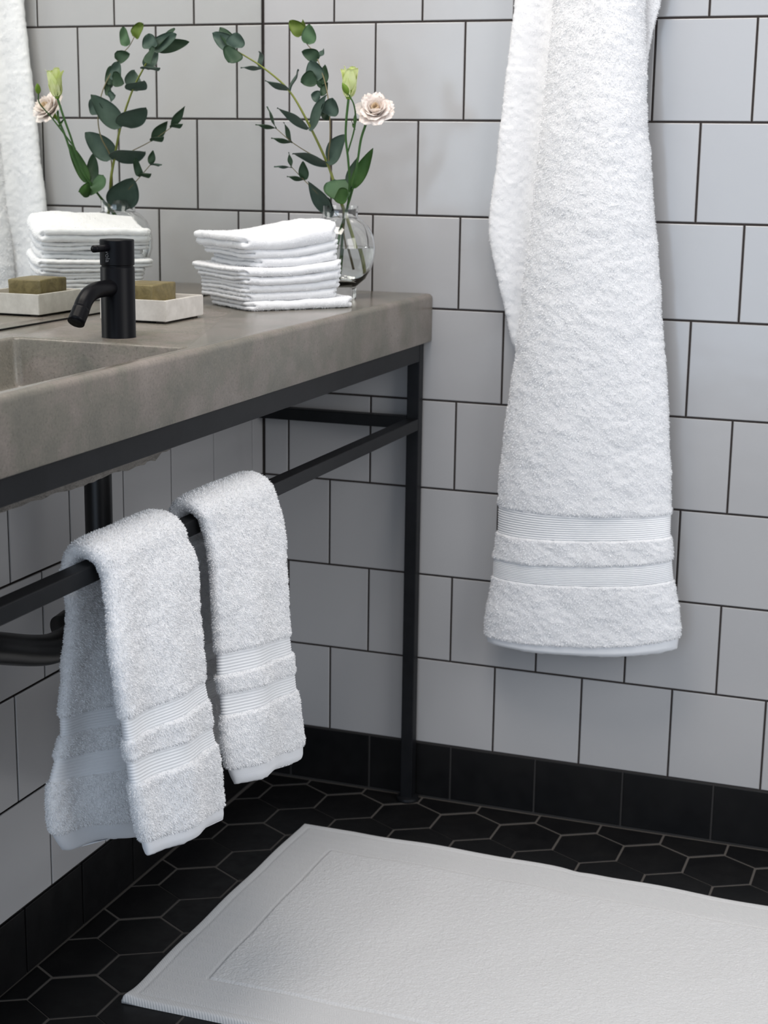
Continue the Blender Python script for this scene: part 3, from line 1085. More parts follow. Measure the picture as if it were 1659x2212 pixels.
# --- hand towels draped over the towel rail
def hand_towel(name, label, left_front, right_front, yshift, back_left, back_width, seed, top_y, x_bot, x_back, turn, ins):
    t = empty(name, (0.282, top_y[0] / 2 + top_y[1] / 2, 0.672))
    tag(t, label, 'towel', None)
    zbar = 0.672
    TH_ = 0.017
    n = len(left_front)
    Lf = [U(p[0] + ins[0], p[1] - 3 * s, 0, 0.307 + (x_bot - 0.307) * s) for p, s in left_front]
    Rf = [U(p[0] - ins[1], p[1] - 3 * s, 0, 0.307 + (x_bot - 0.307) * s) for p, s in right_front]
    yl, yr = top_y
    # over-the-rail arch (centre line of the cloth), from back to front
    arch = [(0.2600, 0.640), (0.2590, 0.664), (0.2645, 0.6795), (0.2770, 0.6860), (0.2900, 0.6845), (0.3005, 0.6770), (0.3055, 0.662)]
    La = [np.array([x, yl + 0.004 * math.sin(i), z]) for i, (x, z) in enumerate(arch)]
    Ra = [np.array([x, yr, z]) for i, (x, z) in enumerate(arch)]
    Lb = [U(x, y, 0, 0.258 + (x_back - 0.258) * s) for (x, y), s in back_left]
    Rb = []
    for i, ((x, y), s) in enumerate(back_left):
        q = Lb[i].copy()
        q[0] += turn[0] * s
        q[1] += back_width + turn[1] * s
        q[2] += turn[2] * s
        Rb.append(q)
    Lc = Lb[::-1] + La + Lf
    Rc = Rb[::-1] + Ra + Rf
    Lc, Rc = np.array(Lc), np.array(Rc)
    mid = (Lc + Rc) / 2
    keys = np.concatenate([[0], np.cumsum(np.linalg.norm(np.diff(mid, axis=0), axis=1))])
    nb, na = len(Lb), len(La)
    # dense rows in bands
    steps = []
    for k in range(len(keys) - 1):
        steps.append(max(3, int((keys[k + 1] - keys[k]) / 0.003)))
    f0 = nb + na  # index of first front key
    # front keys: ..., b1 top, b1 bot, b2 top, b2 bot, hem top, bottom are the last six
    nk = len(keys)
    i1, i2, i3, i4, i5, i6 = range(nk - 6, nk)
    j1, j2, j3, j4, j5, j6 = 5, 4, 3, 2, 1, 0
    for a in (i1, i3, j2, j4):
        steps[min(a, len(steps) - 1)] = 42
    steps[i5] = 10
    steps[j6] = 10
    us = rows_between(keys, steps)
    Lr_, Rr_ = hermite_rows(keys, Lc, us), hermite_rows(keys, Rc, us)
    mid = (Lr_ + Rr_) / 2
    Tn = np.gradient(mid, us, axis=0)
    wd = Rr_ - Lr_
    Nn = np.cross(wd, Tn)
    Nn /= np.linalg.norm(Nn, axis=1)[:, None]
    if Nn[-20][0] < 0:
        Nn = -Nn
    # smooth the normals
    for _ in range(6):
        Nn[1:-1] = (Nn[:-2] + Nn[1:-1] * 2 + Nn[2:]) / 4
    Nn /= np.linalg.norm(Nn, axis=1)[:, None]
    T_ = np.full(len(us), TH_)
    e = np.minimum(us - us[0], us[-1] - us)
    T_ *= 0.5 + 0.5 * np.sqrt(np.clip(e / 0.008, 0, 1))
    frac = us / us[-1]
    arch_u = keys[nb + na // 2] / us[-1]
    def bl(u_, w_):
        away = np.clip(np.abs(frac[:, None] - arch_u) * 3.2, 0, 1)
        return away * (0.004 * np.sin(2.6 * w_ + 7 * frac[:, None] + seed) + 0.0035 * np.cos(w_ * 5.2 + seed * 2.0 + 5 * frac[:, None])) + 0.001
    G, W, Y = cloth_loft(Lr_, Rr_, Nn, T_, 190, bl, 8.0, 0.35)
    bands = [(keys[i1], keys[i2]), (keys[i3], keys[i4]), (keys[j2], keys[j1]), (keys[j4], keys[j3])]
    hems = [(keys[i5], keys[i6]), (keys[j6], keys[j5])]
    pm = np.ones(len(us), bool)
    for a, b in bands + hems:
        pm &= ~((us > a + 0.0004) & (us < b - 0.0004))
    hr = pile_profile(us, bands, hems, None, 0.0024, 0.0009, 7)
    G = displace(G, hr, pm, 0.0011, seed * 7 + 3, 0.0010)
    ix = lambda v: int(np.argmin(np.abs(us - v)))
    tf_ = (0.0021, 0.0007)
    dens = 850000
    def area_of(a, b):
        return (us[b] - us[a]) * 0.42
    cuts = [('hem', 0, ix(keys[j5])), ('pile_border', ix(keys[j5]), ix(keys[j4])), ('ribbed_band', ix(keys[j4]), ix(keys[j3])),
            ('pile_stripe', ix(keys[j3]), ix(keys[j2])), ('ribbed_band', ix(keys[j2]), ix(keys[j1])), ('terry_body', ix(keys[j1]), ix(keys[i1])),
            ('ribbed_band', ix(keys[i1]), ix(keys[i2])), ('pile_stripe', ix(keys[i2]), ix(keys[i3])), ('ribbed_band', ix(keys[i3]), ix(keys[i4])),
            ('pile_border', ix(keys[i4]), ix(keys[i5])), ('hem', ix(keys[i5]), len(us) - 1)]
    for ci, (nm, a, b) in enumerate(cuts):
        mt = M['band'] if nm == 'ribbed_band' else M['hem'] if nm == 'hem' else M['terry']
        tu = (int(dens * area_of(a, b)), *tf_) if mt is M['terry'] else None
        o = emit_sleeve(nm, G, a, b, mt, t, ci == 0, ci == len(cuts) - 1, tu)
        if nm == 'ribbed_band':
            o['label'] = 'ribbed woven band'
        if nm == 'hem':
            o['label'] = 'flat woven hem'
    return t


hand_towel('hand_towel', 'white terry hand towel over the black rail, nearer the tap, spreading open at the bottom',
           [((226, 1300), 0.12), ((238, 1430), 0.45), ((261, 1557), 0.70), ((268, 1601), 0.76), ((276, 1648), 0.82), ((284, 1696), 0.88), ((311, 1822), 0.98), ((319, 1852), 1.0)],
           [((418, 1190), 0.12), ((430, 1330), 0.45), ((443, 1472), 0.70), ((450, 1508), 0.76), ((459, 1570), 0.82), ((467, 1606), 0.88), ((486, 1744), 0.98), ((488, 1770), 1.0)],
           0, [((155, 1290), 0.0), ((150, 1400), 0.3), ((132, 1550), 0.6), ((130, 1590), 0.68), ((117, 1640), 0.78), ((104, 1688), 0.86), ((108, 1790), 0.98), ((130, 1825), 1.0)],
           0.190, 1, (-1.076, -0.900), 0.352, 0.225, (0.088, -0.080, -0.012), (4.5, 10))
hand_towel('hand_towel', 'white terry hand towel over the black rail, the one nearer the corner leg',
           [((444, 1180), 0.12), ((459, 1290), 0.45), ((470, 1414), 0.70), ((472, 1460), 0.76), ((477, 1502), 0.82), ((479, 1547), 0.88), ((488, 1664), 0.98), ((499, 1696), 1.0)],
           [((602, 1120), 0.12), ((611, 1250), 0.45), ((622, 1374), 0.70), ((627, 1410), 0.76), ((635, 1455), 0.82), ((640, 1490), 0.88), ((657, 1610), 0.98), ((657, 1640), 1.0)],
           0, [((419, 1165), 0.0), ((421, 1280), 0.3), ((424, 1400), 0.6), ((425, 1440), 0.68), ((428, 1480), 0.78), ((430, 1520), 0.86), ((436, 1620), 0.98), ((440, 1650), 1.0)],
           0.195, 2, (-0.838, -0.652), 0.350, 0.250, (0.02, 0.0, 0.0), (11, 5))

# --- stack of folded wash cloths on the counter
SA = np.array([0.163, -0.428])       # front corner
f_dir = np.array([0.265, -0.302]) - SA
SW = 0.163
f_dir /= np.linalg.norm(f_dir)
l_dir = np.array([-f_dir[1], f_dir[0]])
SD = 0.150
heights = [0.0130, 0.0122, 0.0118, 0.0118, 0.0122, 0.0142, 0.0122, 0.0195]
lab = ['lowest of the stack, sticking out right', 'second from the bottom of the stack', 'third from the bottom of the stack', 'fourth from the bottom of the stack',
       'fourth from the top of the stack', 'third from the top of the stack', 'second from the top of the stack', 'topmost of the stack']
offs = [(0.008, 0.000, 0.012), (0.004, 0.004, -0.008), (0.000, 0.002, 0.000), (-0.002, -0.002, 0.002), (-0.004, -0.004, 0.003), (0.020, 0.003, -0.024), (0.009, 0.002, -0.012), (-0.004, 0.000, -0.004)]
lens = [0.132, 0.150, 0.150, 0.155, 0.168, 0.152, 0.160, 0.162]
zc = ZC + 0.001
def zlift(f_, l_, lev):
    """soft common waviness that grows towards the top of the stack"""
    k_ = lev / 8.0
    return k_ * (0.010 * (f_ / SW) ** 2 - 0.004 * math.sin(f_ / SW * math.pi)) + k_ * 0.0025 * math.sin(l_ / SD * 6 + 1)
for i, hgt in enumerate(heights):
    o_f, o_l, dw = offs[i]
    hl = hgt / 2 * 0.5
    path = []
    ll = lens[i]
    nstr = 26
    for k in range(nstr):
        path.append((ll - (ll - hl) * k / (nstr - 1), hl))
    for k in range(1, 9):
        a = -math.pi / 2 - math.pi * k / 9
        path.append((hl + math.cos(a) * hl * 1.05, 2 * hl + math.sin(a) * hl))
    for k in range(nstr):
        path.append((hl + (ll - hl) * k / (nstr - 1), 3 * hl))
    path = np.array(path)
    nP = len(path)
    wd = SW + dw
    Lr_, Rr_, Nn = [], [], []
    dpt = np.gradient(path, axis=0)
    for (l_, z_), (dl, dz) in zip(path, dpt):
        ln = math.hypot(dl, dz)
        nl, nz = -dz / ln, dl / ln
        base = SA + l_dir * (l_ + o_l) + f_dir * o_f
        up = z_ > 2 * hl
        wob = 0.004 * math.sin(i * 1.7 + (2.5 if up else 0)) if l_ > 0.004 else 0
        rc_ = 0.013
        le_ = max(0.0, min(l_, ll - l_ + 0.001, rc_))
        rnd_ = rc_ * (1 - math.sqrt(max(0.0, 1 - (1 - le_ / rc_) ** 2)))
        a_ = base + f_dir * (rnd_ - wob * 0.6 - (0.004 if up and i in (1, 4) else 0))
        b_ = base + f_dir * (wd - rnd_)
        # upper leaf slightly back from the lower one
        Lr_.append([a_[0], a_[1], zc + z_])
        Rr_.append([b_[0], b_[1], zc + z_])
        Nn.append([l_dir[0] * nl, l_dir[1] * nl, nz])
    Lr_, Rr_, Nn = np.array(Lr_), np.array(Rr_), np.array(Nn)
    T_ = np.full(nP, hl * 2 * 1.10)
    # refine rows
    uu = np.linspace(0, nP - 1, 150)
    arc = np.concatenate([[0], np.cumsum(np.hypot(*np.diff(path, axis=0).T))])
    uu = np.interp(np.concatenate([np.linspace(0, .006, 14), np.linspace(.0065, arc[-1] - .0065, 130), np.linspace(arc[-1] - .006, arc[-1], 14)]), arc, np.arange(nP))
    au = np.interp(uu, np.arange(nP), arc)
    e = np.clip(np.minimum(au, arc[-1] - au) / (hl * 1.1), 0, 1)
    taper = 0.12 + 0.88 * np.sqrt(1 - (1 - e) ** 2)
    it = lambda A: np.stack([np.interp(uu, np.arange(nP), A[:, c_]) for c_ in range(A.shape[1])], 1)
    G, W, Y = cloth_loft(it(Lr_), it(Rr_), it(Nn), np.interp(uu, np.arange(nP), T_) * taper, 170, None, 26, 0.2)
    rel = G[..., :2] - SA
    fF = rel @ f_dir
    lF = rel @ l_dir
    top_k = (G[..., 2] - ZC) / 0.11
    lift = top_k * (0.016 * np.clip(fF / SW, 0, 1.1) ** 2 - 0.005 * np.sin(np.clip(fF / SW, 0, 1) * math.pi)) + 0.0016 * vnoise(np.stack([fF, lF, np.full_like(fF, i * 0.3)], -1), 28, 40 + i) * np.clip(top_k * 3, 0, 1)
    if i == len(heights) - 1:
        hump = np.exp(-((fF - 0.115) / 0.045) ** 2) * np.exp(-((lF - 0.05) / 0.07) ** 2)
        lift = lift + 0.0125 * hump * ((G[..., 2] - zc) / hgt)
    G[..., 2] += lift
    N = grid_normals(G)
    if np.sum(N * (G - G.mean(1, keepdims=True))) < 0:
        N = -N
    G = G + N * (0.0006 * vnoise(G, 170, 60 + i) + 0.0003 * vnoise(G, 420, 80 + i))[..., None]
    me_o = emit_sleeve('wash_cloth', G, 0, len(uu) - 1, M['terry'], None, True, True, (16000, 0.0011, 0.0006))
    tag(me_o, 'folded white wash cloth, ' + lab[i], 'wash cloth', 'folded wash cloths stacked on the counter')
    zc += hgt

# ------------------------------------------------------------------ bath mat
mx0, mx1, my0, my1 = 0.160, 1.08, -0.809, -0.198
nx, ny = 440, 300
xs = np.linspace(0, 1, nx)
ys = np.linspace(0, 1, ny)
Xg, Yg = np.meshgrid(xs, ys, indexing='ij')
# world outline follows gentle waves along its edges
top_y = my1 - 0.022 * np.clip((Xg - 0.35) / 0.5, 0, 1) + 0.0022 * np.sin(Xg * 31) * (Xg > 0.1) - 0.004 * np.exp(-((Xg - 0.51) / 0.02) ** 2)
bot_y = my0 + 0.002 * np.sin(Xg * 9)
PX = mx0 + (mx1 - mx0) * Xg + 0.0008 * np.sin(Yg * 21) * (1 - Xg) - 0.003 * np.sin(Yg * math.pi) * (1 - Xg)
PY = bot_y + (top_y - bot_y) * Yg
ex = Xg * (mx1 - mx0)
ey0 = Yg * (my1 - my0)
ey1 = (1 - Yg) * (my1 - my0)
ed = np.minimum(np.minimum(ex, ey0), np.minimum(ey1, (1 - Xg) * (mx1 - mx0)))
Z = 0.0085 * np.clip(ed / 0.004, 0, 1) ** 0.5
inner = np.minimum(np.minimum(ex - 0.085, ey0 - 0.085), ey1 - 0.085)
Z += 0.0016 * np.clip(inner / 0.003, 0, 1)
Z -= 0.0018 * np.exp(-(inner / 0.0016) ** 2)
edge_rib = (ed < 0.018)
herr = np.sin((PX + PY * 0.0) * 1500 + 3.0 * np.sin(PY * 260)) * 0.5
Z -= 0.0012 * np.exp(-((ed - 0.016) / 0.0015) ** 2)
GP = np.stack([PX, PY, Z], -1)
Z = Z + 0.0006 * vnoise(GP, 260, 91) * np.clip(inner / 0.01, 0, 1) + 0.0012 * vnoise(GP, 14, 92) * np.clip(ed / 0.03, 0, 1) + 0.0004
GP[..., 2] = Z
# curled corner nearest the viewer
cor = np.exp(-((ex) / 0.02) ** 2 - (ey0 / 0.02) ** 2)
GP[..., 2] += 0.004 * cor
V1 = GP.reshape(-1, 3)
V2 = V1.copy()
V2[:, 2] = np.maximum(V1[:, 2] - 0.0075, 0.0003)
I = np.arange(nx * ny).reshape(nx, ny)
Q1 = np.stack([I[:-1, :-1], I[1:, :-1], I[1:, 1:], I[:-1, 1:]], -1).reshape(-1, 4)
off = nx * ny
Q2 = Q1[:, ::-1] + off
rim = np.concatenate([I[:, 0], I[-1, 1:], I[::-1, -1][1:], I[0, ::-1][1:-1]])
rn = np.roll(rim, -1)
Q3 = np.stack([rim, rim + off, rn + off, rn], -1)
mo_ = link('bath_mat', raw_mesh('bath_mat', np.vstack([V1, V2]), [Q1, Q2, Q3]), M['mat'], None, True)
tag(mo_, 'flat white woven cotton bath mat with stitched border lying on the black floor', 'bath mat')

# ------------------------------------------------------------------ vase and flowers
VX, VY = 0.196, -0.142
vase = empty('glass_vase', (VX, VY, ZC))
tag(vase, 'round clear glass bud vase half full of water behind the wash cloths', 'vase')
outer = [(0.0, 0.0), (0.0255, 0.0), (0.0262, 0.002), (0.0258, 0.018), (0.030, 0.0215), (0.040, 0.030), (0.0495, 0.046), (0.0545, 0.064), (0.0555, 0.078), (0.053, 0.094), (0.046, 0.109), (0.036, 0.119), (0.0285, 0.1235), (0.0272, 0.127), (0.0276, 0.138), (0.0280, 0.142)]
inner_ = [(0.0262, 0.142), (0.0256, 0.137), (0.0252, 0.127), (0.0270, 0.1220), (0.035, 0.1170), (0.0442, 0.1075), (0.0510, 0.0932), (0.0534, 0.078), (0.0524, 0.0645), (0.0475, 0.047), (0.0385, 0.0325), (0.026, 0.0265), (0.0, 0.024)]
lathe_obj('glass_body', outer + inner_, M['glass'], vase, (VX, VY, ZC), 72, True, False)
zwl = 0.0790
wat = [(0.0, 0.0243), (0.026, 0.0268), (0.0382, 0.0327), (0.0472, 0.0472), (0.0521, 0.0645), (0.0531, zwl), (0.0522, zwl - 0.0004), (0.0, zwl - 0.0006)]
lathe_obj('water', wat, M['water'], vase, (VX, VY, ZC), 72, True, False)


def leaf(name, base, tip, wpx, roll, material, parent, shape=0.5, cup=0.12, curl=0.0):
    """leaf between two 3D points; roll turns the blade about its axis (0 = flat to the front)"""
    base, tip = np.asarray(base, float), np.asarray(tip, float)
    ax = tip - base
    L = np.linalg.norm(ax)
    ax /= L
    view = CAM * 0.0 + np.array([0.37, -0.90, 0.1])
    side = np.cross(ax, view)
    side /= np.linalg.norm(side)
    nrm = np.cross(side, ax)
    cr, sr = math.cos(roll), math.sin(roll)
    side, nrm = side * cr + nrm * sr, nrm * cr - side * sr
    nu_, nv_ = 15, 9
    V = []
    for i in range(nu_):
        t = i / (nu_ - 1)
        # shape 0: lance, 1: round
        prof = (math.sin(math.pi * min(1, t ** (0.62 + 0.25 * (1 - shape)))) ** (0.95 - 0.42 * shape))
        if t > 0.999:
            prof = 0.0
        hw = wpx * 0.5 * prof + 0.0004
        for k in range(nv_):
            s = -1 + 2 * k / (nv_ - 1)
            off_ = cup * wpx * (s * s - 0.4) * prof + curl * L * (t * t - t) + 0.0012 * math.sin(t * 7 + s * 2)
            V.append(base + ax * L * t + side * hw * s + nrm * off_)
    V = np.array(V)
    n = nu_ * nv_
    N = grid_normals(V.reshape(nu_, nv_, 3), False).reshape(-1, 3)
    V2 = V - N * 0.00035
    I = np.arange(n).reshape(nu_, nv_)
    Q1 = np.stack([I[:-1, :-1], I[1:, :-1], I[1:, 1:], I[:-1, 1:]], -1).reshape(-1, 4)
    rim = np.concatenate([I[:, 0], I[-1, 1:], I[::-1, -1][1:], I[0, ::-1][1:-1]])
    rn = np.roll(rim, -1)
    Q3 = np.stack([rim, rn, rn + n, rim + n], -1)
    return link(name, raw_mesh(name, np.vstack([V, V2]), [Q1, Q1[:, ::-1] + n, Q3]), material, parent, True)


PX = 1 / 1420.0   # metres per photo pixel at the flowers
def D(x, y, depth):
    return U(x, y, 1, depth)


# main eucalyptus branch
VT = np.array([VX + 0.012, VY - 0.004, ZC + 0.135])
euc = empty('eucalyptus_branch', (VX, VY, ZC + 0.03))
tag(euc, 'eucalyptus branch in the glass vase arching left across the corner', 'branch')
p_end = np.array([0.0677, -0.2516, 1.2447])
p1 = np.array([0.1008, -0.222, 1.2205])
p2 = np.array([0.1346, -0.1989, 1.1867])
p3 = np.array([0.1634, -0.1857, 1.1341])
p4 = D(708, 355, -0.170)
p5 = D(722, 395, -0.165)
p6 = D(747, 465, -0.150)
p7 = D(770, 543, -0.125)
p8 = D(790, 592, -0.112)
p8 = np.array([VX + 0.035, VY + 0.004, ZC + 0.042])
p7 = np.array([VX + 0.024, VY + 0.001, ZC + 0.085])
tube_obj('stem', [p_end, p1, p2, p3, p4, p5, p6, p7, p8], [0.0010, 0.0013, 0.0015, 0.0018, 0.0020, 0.0023, 0.0024, 0.0026, 0.0028], M['euc_stem'], euc, 64, 10)
E, ED, EM = M['euc'], M['euc_dark'], M['euc_mid']
def lf(parent, bx, by, tx, ty, wpx, roll, mt, y0, dy=0.0, shape=0.75, cup=0.12, curl=0.05):
    leaf('leaf', D(bx, by, y0), D(tx, ty, y0 + dy), wpx * PX, math.radians(roll), mt, parent, shape, cup, curl)
# end cluster at upper left
lf(euc, 508, 104, 459, 72, 34, 10, E, -0.252, 0.004, 0.85)
lf(euc, 508, 103, 475, 60, 30, -25, ED, -0.250, 0.012, 0.7)
lf(euc, 508, 104, 512, 70, 40, 15, E, -0.254, 0.0, 0.95)
lf(euc, 509, 106, 492, 134, 44, 5, ED, -0.256, -0.01, 0.95)
lf(euc, 506, 103, 470, 90, 28, 40, ED, -0.248, 0.03, 0.8)
# pairs down the stem (first numbers: where the leaf leaves the stem)
lf(euc, 567, 145, 560, 112, 28, 62, E, -0.222, 0.02, 0.7)
lf(euc, 567, 147, 520, 146, 42, 90, E, -0.222, -0.01, 0.8, 0.05)
lf(euc, 627, 195, 573, 174, 48, 84, E, -0.199, -0.02, 0.7, 0.06)
lf(euc, 627, 195, 645, 150, 40, 82, E, -0.199, 0.02, 0.8)
lf(euc, 668, 277, 599, 233, 66, 81, E, -0.186, -0.01, 0.85, 0.06)
lf(euc, 668, 280, 706, 205, 48, 60, E, -0.187, -0.025, 0.7)
lf(euc, 708, 352, 632, 332, 76, 81, E, -0.172, 0.0, 0.9, 0.06)
lf(euc, 706, 349, 748, 292, 50, 40, E, -0.172, -0.02, 0.75)
lf(euc, 724, 388, 740, 436, 62, 12, EM, -0.178, -0.012, 0.9, 0.08, 0.2)
# side twigs
tw1 = [D(708, 352, -0.172), D(675, 335, -0.168), D(632, 308, -0.160), D(597, 278, -0.152)]
twa = tube_obj('twig', tw1, [0.0009, 0.0006], M['euc_twig'], euc, 20, 7)
lf(twa, 631, 307, 613, 264, 26, 72, ED, -0.160, 0.015, 0.5)
lf(twa, 631, 308, 586, 298, 26, 80, ED, -0.160, -0.015, 0.5)
lf(twa, 597, 277, 577, 230, 20, 82, ED, -0.152, 0.01, 0.4)
lf(twa, 597, 277, 552, 269, 20, 78, ED, -0.152, -0.015, 0.4)
tw2 = [D(733, 470, -0.158), D(700, 432, -0.160), D(660, 392, -0.162), D(630, 361, -0.164)]
twb = tube_obj('twig', tw2, [0.0009, 0.0006], M['euc_twig'], euc, 20, 7)
lf(euc, 716, 462, 666, 392, 74, 68, E, -0.160, -0.01, 0.8, 0.1)
lf(euc, 722, 452, 690, 440, 44, 35, E, -0.165, 0.02, 0.8)
lf(twb, 657, 389, 655, 348, 22, 20, ED, -0.162, -0.01, 0.75)
lf(twb, 657, 388, 620, 381, 24, 78, ED, -0.162, -0.01, 0.7)
lf(twb, 630, 361, 624, 329, 16, 62, ED, -0.164, 0.0, 0.5)
lf(twb, 630, 361, 592, 360, 14, 84, E, -0.164, -0.01, 0.4)

# second, upright eucalyptus twig
eu2 = empty('eucalyptus_branch', (VX, VY, ZC + 0.03))
tag(eu2, 'thin upright eucalyptus twig with round leaves and lime-green tip in the glass vase', 'branch')
ctrl = [D(650, 70, -0.172), D(663, 95, -0.173), D(680, 115, -0.175), D(692, 145, -0.180), D(706, 195, -0.190), D(712, 250, -0.195), D(713, 300, -0.190), D(710, 345, -0.175), D(722, 395, -0.163), D(740, 455, -0.148)]
ctrl += [np.array([VX + 0.006, VY, ZC + 0.10]), np.array([VX + 0.012, VY + 0.012, ZC + 0.05])]
tube_obj('stem', ctrl, [0.0006, 0.0008, 0.0010, 0.0012, 0.0014], M['euc_twig'], eu2, 60, 8)
lf(eu2, 655, 74, 625, 45, 30, 10, M['euc_young'], -0.172, -0.006, 0.95)
lf(eu2, 653, 74, 654, 43, 16, 30, M['euc_young'], -0.171, 0.01, 0.7)
lf(eu2, 667, 96, 668, 52, 31, 8, EM, -0.176, -0.004, 0.85)
lf(eu2, 690, 124, 652, 112, 27, 20, ED, -0.178, -0.004, 0.95)
lf(eu2, 691, 123, 699, 106, 11, 30, E, -0.176, 0.01, 0.7)
lf(eu2, 686, 175, 671, 130, 38, 12, E, -0.184, -0.004, 0.9)
lf(eu2, 683, 165, 650, 178, 33, 10, M['euc_dark'], -0.190, -0.004, 0.95)
lf(eu2, 697, 183, 702, 140, 24, 30, ED, -0.184, 0.006, 0.95)
lf(eu2, 692, 210, 672, 205, 24, 10, E, -0.190, -0.004, 0.95)
lf(eu2, 694, 208, 708, 178, 16, 30, ED, -0.188, 0.006, 0.8)
lf(eu2, 692, 172, 700, 195, 22, 20, ED, -0.182, 0.0, 0.9)
lf(eu2, 710, 250, 719, 212, 38, 12, E, -0.196, -0.004, 1.0)
lf(eu2, 712, 250, 690, 243, 22, 30, ED, -0.194, 0.02, 0.9)

# white-green lisianthus bud stem
bud = empty('flower_stem', (VX, VY, ZC + 0.03))
tag(bud, 'green flower stem with a closed lime-white bud in the glass vase', 'flower')
b0_ = np.array([0.2482, -0.238, 1.178])
b0_ = D(753, 212, -0.238)
ctrl = [b0_, D(748, 260, -0.230), D(747, 300, -0.220), D(752, 345, -0.205), D(755, 395, -0.185), D(752, 440, -0.162), D(741, 480, -0.145)]
ctrl += [np.array([VX + 0.001, VY + 0.0, ZC + 0.105]), np.array([VX - 0.007, VY - 0.006, ZC + 0.06]), np.array([VX - 0.012, VY - 0.008, ZC + 0.030])]
tube_obj('stem', ctrl, [0.0019, 0.0017, 0.0017, 0.0019, 0.0022, 0.0024], M['stem'], bud, 60, 10)
# side stem carrying the small unopened bud that points at the viewer
sbud = np.array([0.2622, -0.2765, 1.1869]) - np.array([0.004, -0.004, 0.006])
ctrl = [sbud, D(764, 225, -0.262), D(768, 255, -0.240), D(764, 285, -0.225), D(751, 330, -0.208)]
sst = tube_obj('side_stem', ctrl, [0.0010, 0.0012, 0.0013], M['stem'], bud, 30, 8)
sd_ = sbud - ctrl[1]
sd_ /= np.linalg.norm(sd_)
V, F = tube([sbud - sd_ * 0.001, sbud + sd_ * 0.002, sbud + sd_ * 0.006, sbud + sd_ * 0.011, sbud + sd_ * 0.015, sbud + sd_ * 0.018], [0.0015, 0.0036, 0.0046, 0.0040, 0.0022, 0.0004], 14)
sbo = link('small_bud', raw_mesh('small_bud', V, F), M['sepal'], sst, True)
sbo['label'] = 'tiny unopened green bud'
leaf('bract', D(766, 272, -0.226), D(769, 240, -0.226), 0.004, 0.4, M['green'], sst, 0.2)
leaf('bract', D(768, 280, -0.226), D(760, 262, -0.222), 0.003, 0.8, M['green'], sst, 0.2)


def petal_obj(name, base, axis, az, open_a, L, Wd, material, parent, curlb=0.3, ruf=0.0, seed=0, r0=0.002):
    axis = np.array(axis, float)
    axis = axis / np.linalg.norm(axis)
    t0 = np.cross(axis, [0.0, 0.0, 1.0])
    if np.linalg.norm(t0) < 0.1:
        t0 = np.cross(axis, [1.0, 0, 0])
    t0 /= np.linalg.norm(t0)
    t1 = np.cross(axis, t0)
    rad_ = t0 * math.cos(az) + t1 * math.sin(az)
    tan_ = -t0 * math.sin(az) + t1 * math.cos(az)
    nu_, nv_ = 14, 13
    V = []
    r, h = r0, 0.0
    ds = L / (nu_ - 1)
    for i in range(nu_):
        t = i / (nu_ - 1)
        a = open_a[0] * (1 - t) + open_a[1] * t + curlb * max(0, t - 0.7) * 3
        wdt = Wd * (math.sin(math.pi * (0.12 + 0.80 * t ** 0.8)) ** 0.75) * 0.5
        if i:
            r += math.sin(a) * ds
            h += math.cos(a) * ds
        for k in range(nv_):
            s = -1 + 2 * k / (nv_ - 1)
            # wrap around the axis with local radius
            rr = max(r, 0.003) + 0.006
            ph = s * wdt / rr
            drop = -0.22 * wdt * s * s * t * 0.6
            rf_ = ruf * t ** 2 * math.sin(s * 7 + seed) * wdt
            p = base + axis * (h + drop + rf_ * 0.5) + (rad_ * math.cos(ph) + tan_ * math.sin(ph)) * rr - rad_ * 0.006 + rad_ * rf_ * 0.4
            V.append(p)
    V = np.array(V)
    n = nu_ * nv_
    N = grid_normals(V.reshape(nu_, nv_, 3), False).reshape(-1, 3)
    I = np.arange(n).reshape(nu_, nv_)
    Q1 = np.stack([I[:-1, :-1], I[1:, :-1], I[1:, 1:], I[:-1, 1:]], -1).reshape(-1, 4)
    rim = np.concatenate([I[:, 0], I[-1, 1:], I[::-1, -1][1:], I[0, ::-1][1:-1]])
    rn = np.roll(rim, -1)
    Q3 = np.stack([rim, rn, rn + n, rim + n], -1)
    return link(name, raw_mesh(name, np.vstack([V, V - N * 0.0003]), [Q1, Q1[:, ::-1] + n, Q3]), material, parent, True)


bt = D(757, 150, -0.240)
axb = bt - b0_
for k in range(6):
    petal_obj('petal', b0_ + axb * 0.05, axb, k * 1.047 + (0.3 if k % 2 else 0), (0.55 if k % 2 else 0.4, -0.12), 0.041 if k % 2 else 0.044, 0.024, M['bud'], bud, 0.9 if k in (1, 4) else 0.35, 0.2, k, 0.0015)
for k in range(3):
    petal_obj('inner_petal', b0_ + axb * 0.1, axb, k * 2.1 + 0.5, (0.3, -0.15), 0.038, 0.02, M['bud'], bud, 0.1, 0.1, k, 0.001)
for k in range(5):
    petal_obj('sepal', b0_ - axb * 0.04, axb, k * 1.257 + 0.2, (0.75, 0.0), 0.015, 0.005, M['sepal'], bud, 0.1, 0.0, k, 0.0015)

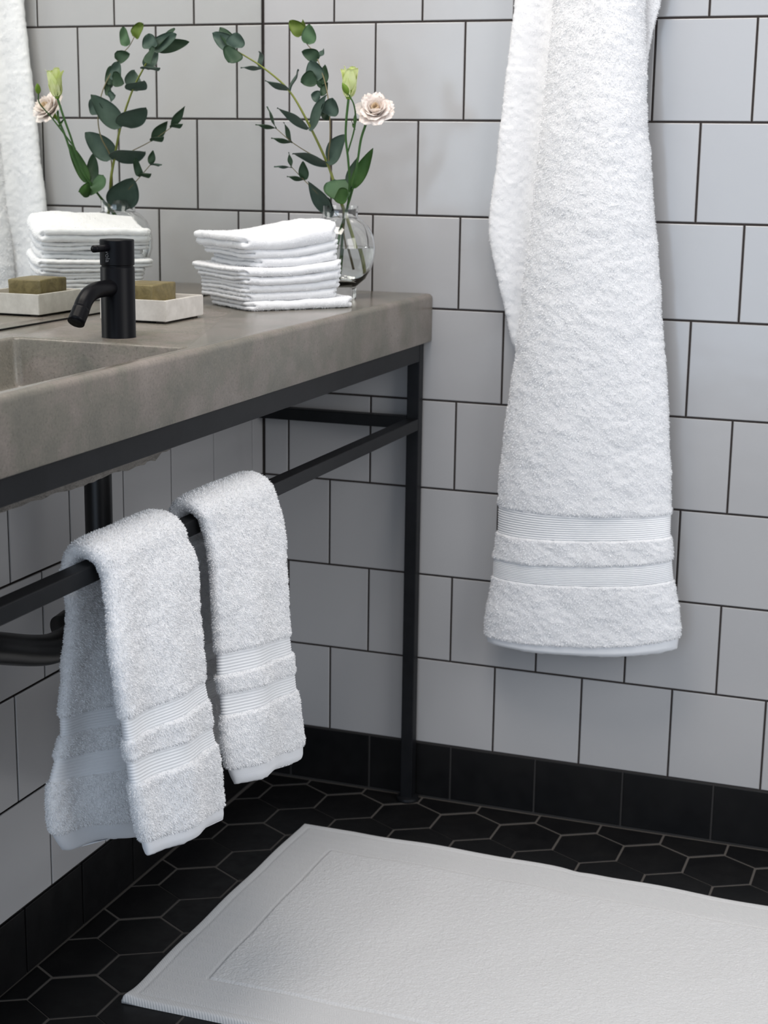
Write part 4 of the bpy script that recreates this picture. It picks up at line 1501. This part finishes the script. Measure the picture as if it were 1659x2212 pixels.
# blush rose-like bloom
ros = empty('flower_stem', (VX, VY, ZC + 0.03))
tag(ros, 'green flower stem with an open pale pink ruffled bloom in the glass vase', 'flower')
r0_ = D(791, 266, -0.208)
rc = np.array([0.2805, -0.219, 1.1636])
ctrl = [r0_, D(780, 300, -0.205), D(773, 345, -0.198), D(766, 390, -0.185), D(757, 425, -0.168), D(745, 465, -0.150)]
ctrl += [np.array([VX + 0.004, VY + 0.003, ZC + 0.11]), np.array([VX - 0.002, VY + 0.008, ZC + 0.06]), np.array([VX - 0.006, VY + 0.010, ZC + 0.034])]
tube_obj('stem', ctrl, [0.0020, 0.0017, 0.0018, 0.0020, 0.0024], M['stem'], ros, 60, 10)
axr = np.array([0.20, -0.72, 0.50])
base_r = rc - axr / np.linalg.norm(axr) * 0.016
head = tube_obj('calyx', [r0_, (r0_ * 0.5 + base_r * 0.5), base_r], [0.002, 0.003, 0.006], M['sepal'], ros, 10, 10)
sd = 0
for ring, (cnt, oa, L_p, W_p, mt, cb) in enumerate([(7, (1.25, 0.85), 0.030, 0.034, M['rose'], 0.9), (6, (1.0, 0.55), 0.028, 0.033, M['rose'], 0.8), (6, (0.75, 0.25), 0.027, 0.029, M['rose'], 0.5),
                                                     (5, (0.5, 0.05), 0.024, 0.025, M['rose'], 0.3), (4, (0.3, -0.1), 0.020, 0.018, M['rose_in'], 0.1), (3, (0.15, -0.15), 0.017, 0.010, M['rose_in'], 0.0)]):
    for k in range(cnt):
        sd += 1
        petal_obj('petal', base_r, axr, 2 * math.pi * k / cnt + ring * 0.55 + 0.15 * math.sin(sd * 3.3), (oa[0] + 0.08 * math.sin(sd * 1.9), oa[1] + 0.1 * math.cos(sd * 2.7)), L_p * (1 + 0.06 * math.sin(sd)), W_p, mt, head, cb, 0.32, sd * 1.7, 0.002)
# leaves of the flower stems, low at the vase mouth
leaf('leaf', D(760, 408, -0.178), D(806, 320, -0.178), 30 * PX, math.radians(25), M['green'], ros, 0.62, 0.14, 0.12)
leaf('leaf', D(754, 408, -0.176), D(771, 341, -0.160), 30 * PX, math.radians(35), M['euc_dark'], ros, 0.6, 0.14, 0.1)
leaf('leaf', D(752, 420, -0.180), D(722, 428, -0.225), 34 * PX, math.radians(20), M['green'], bud, 0.7, 0.14, 0.3)
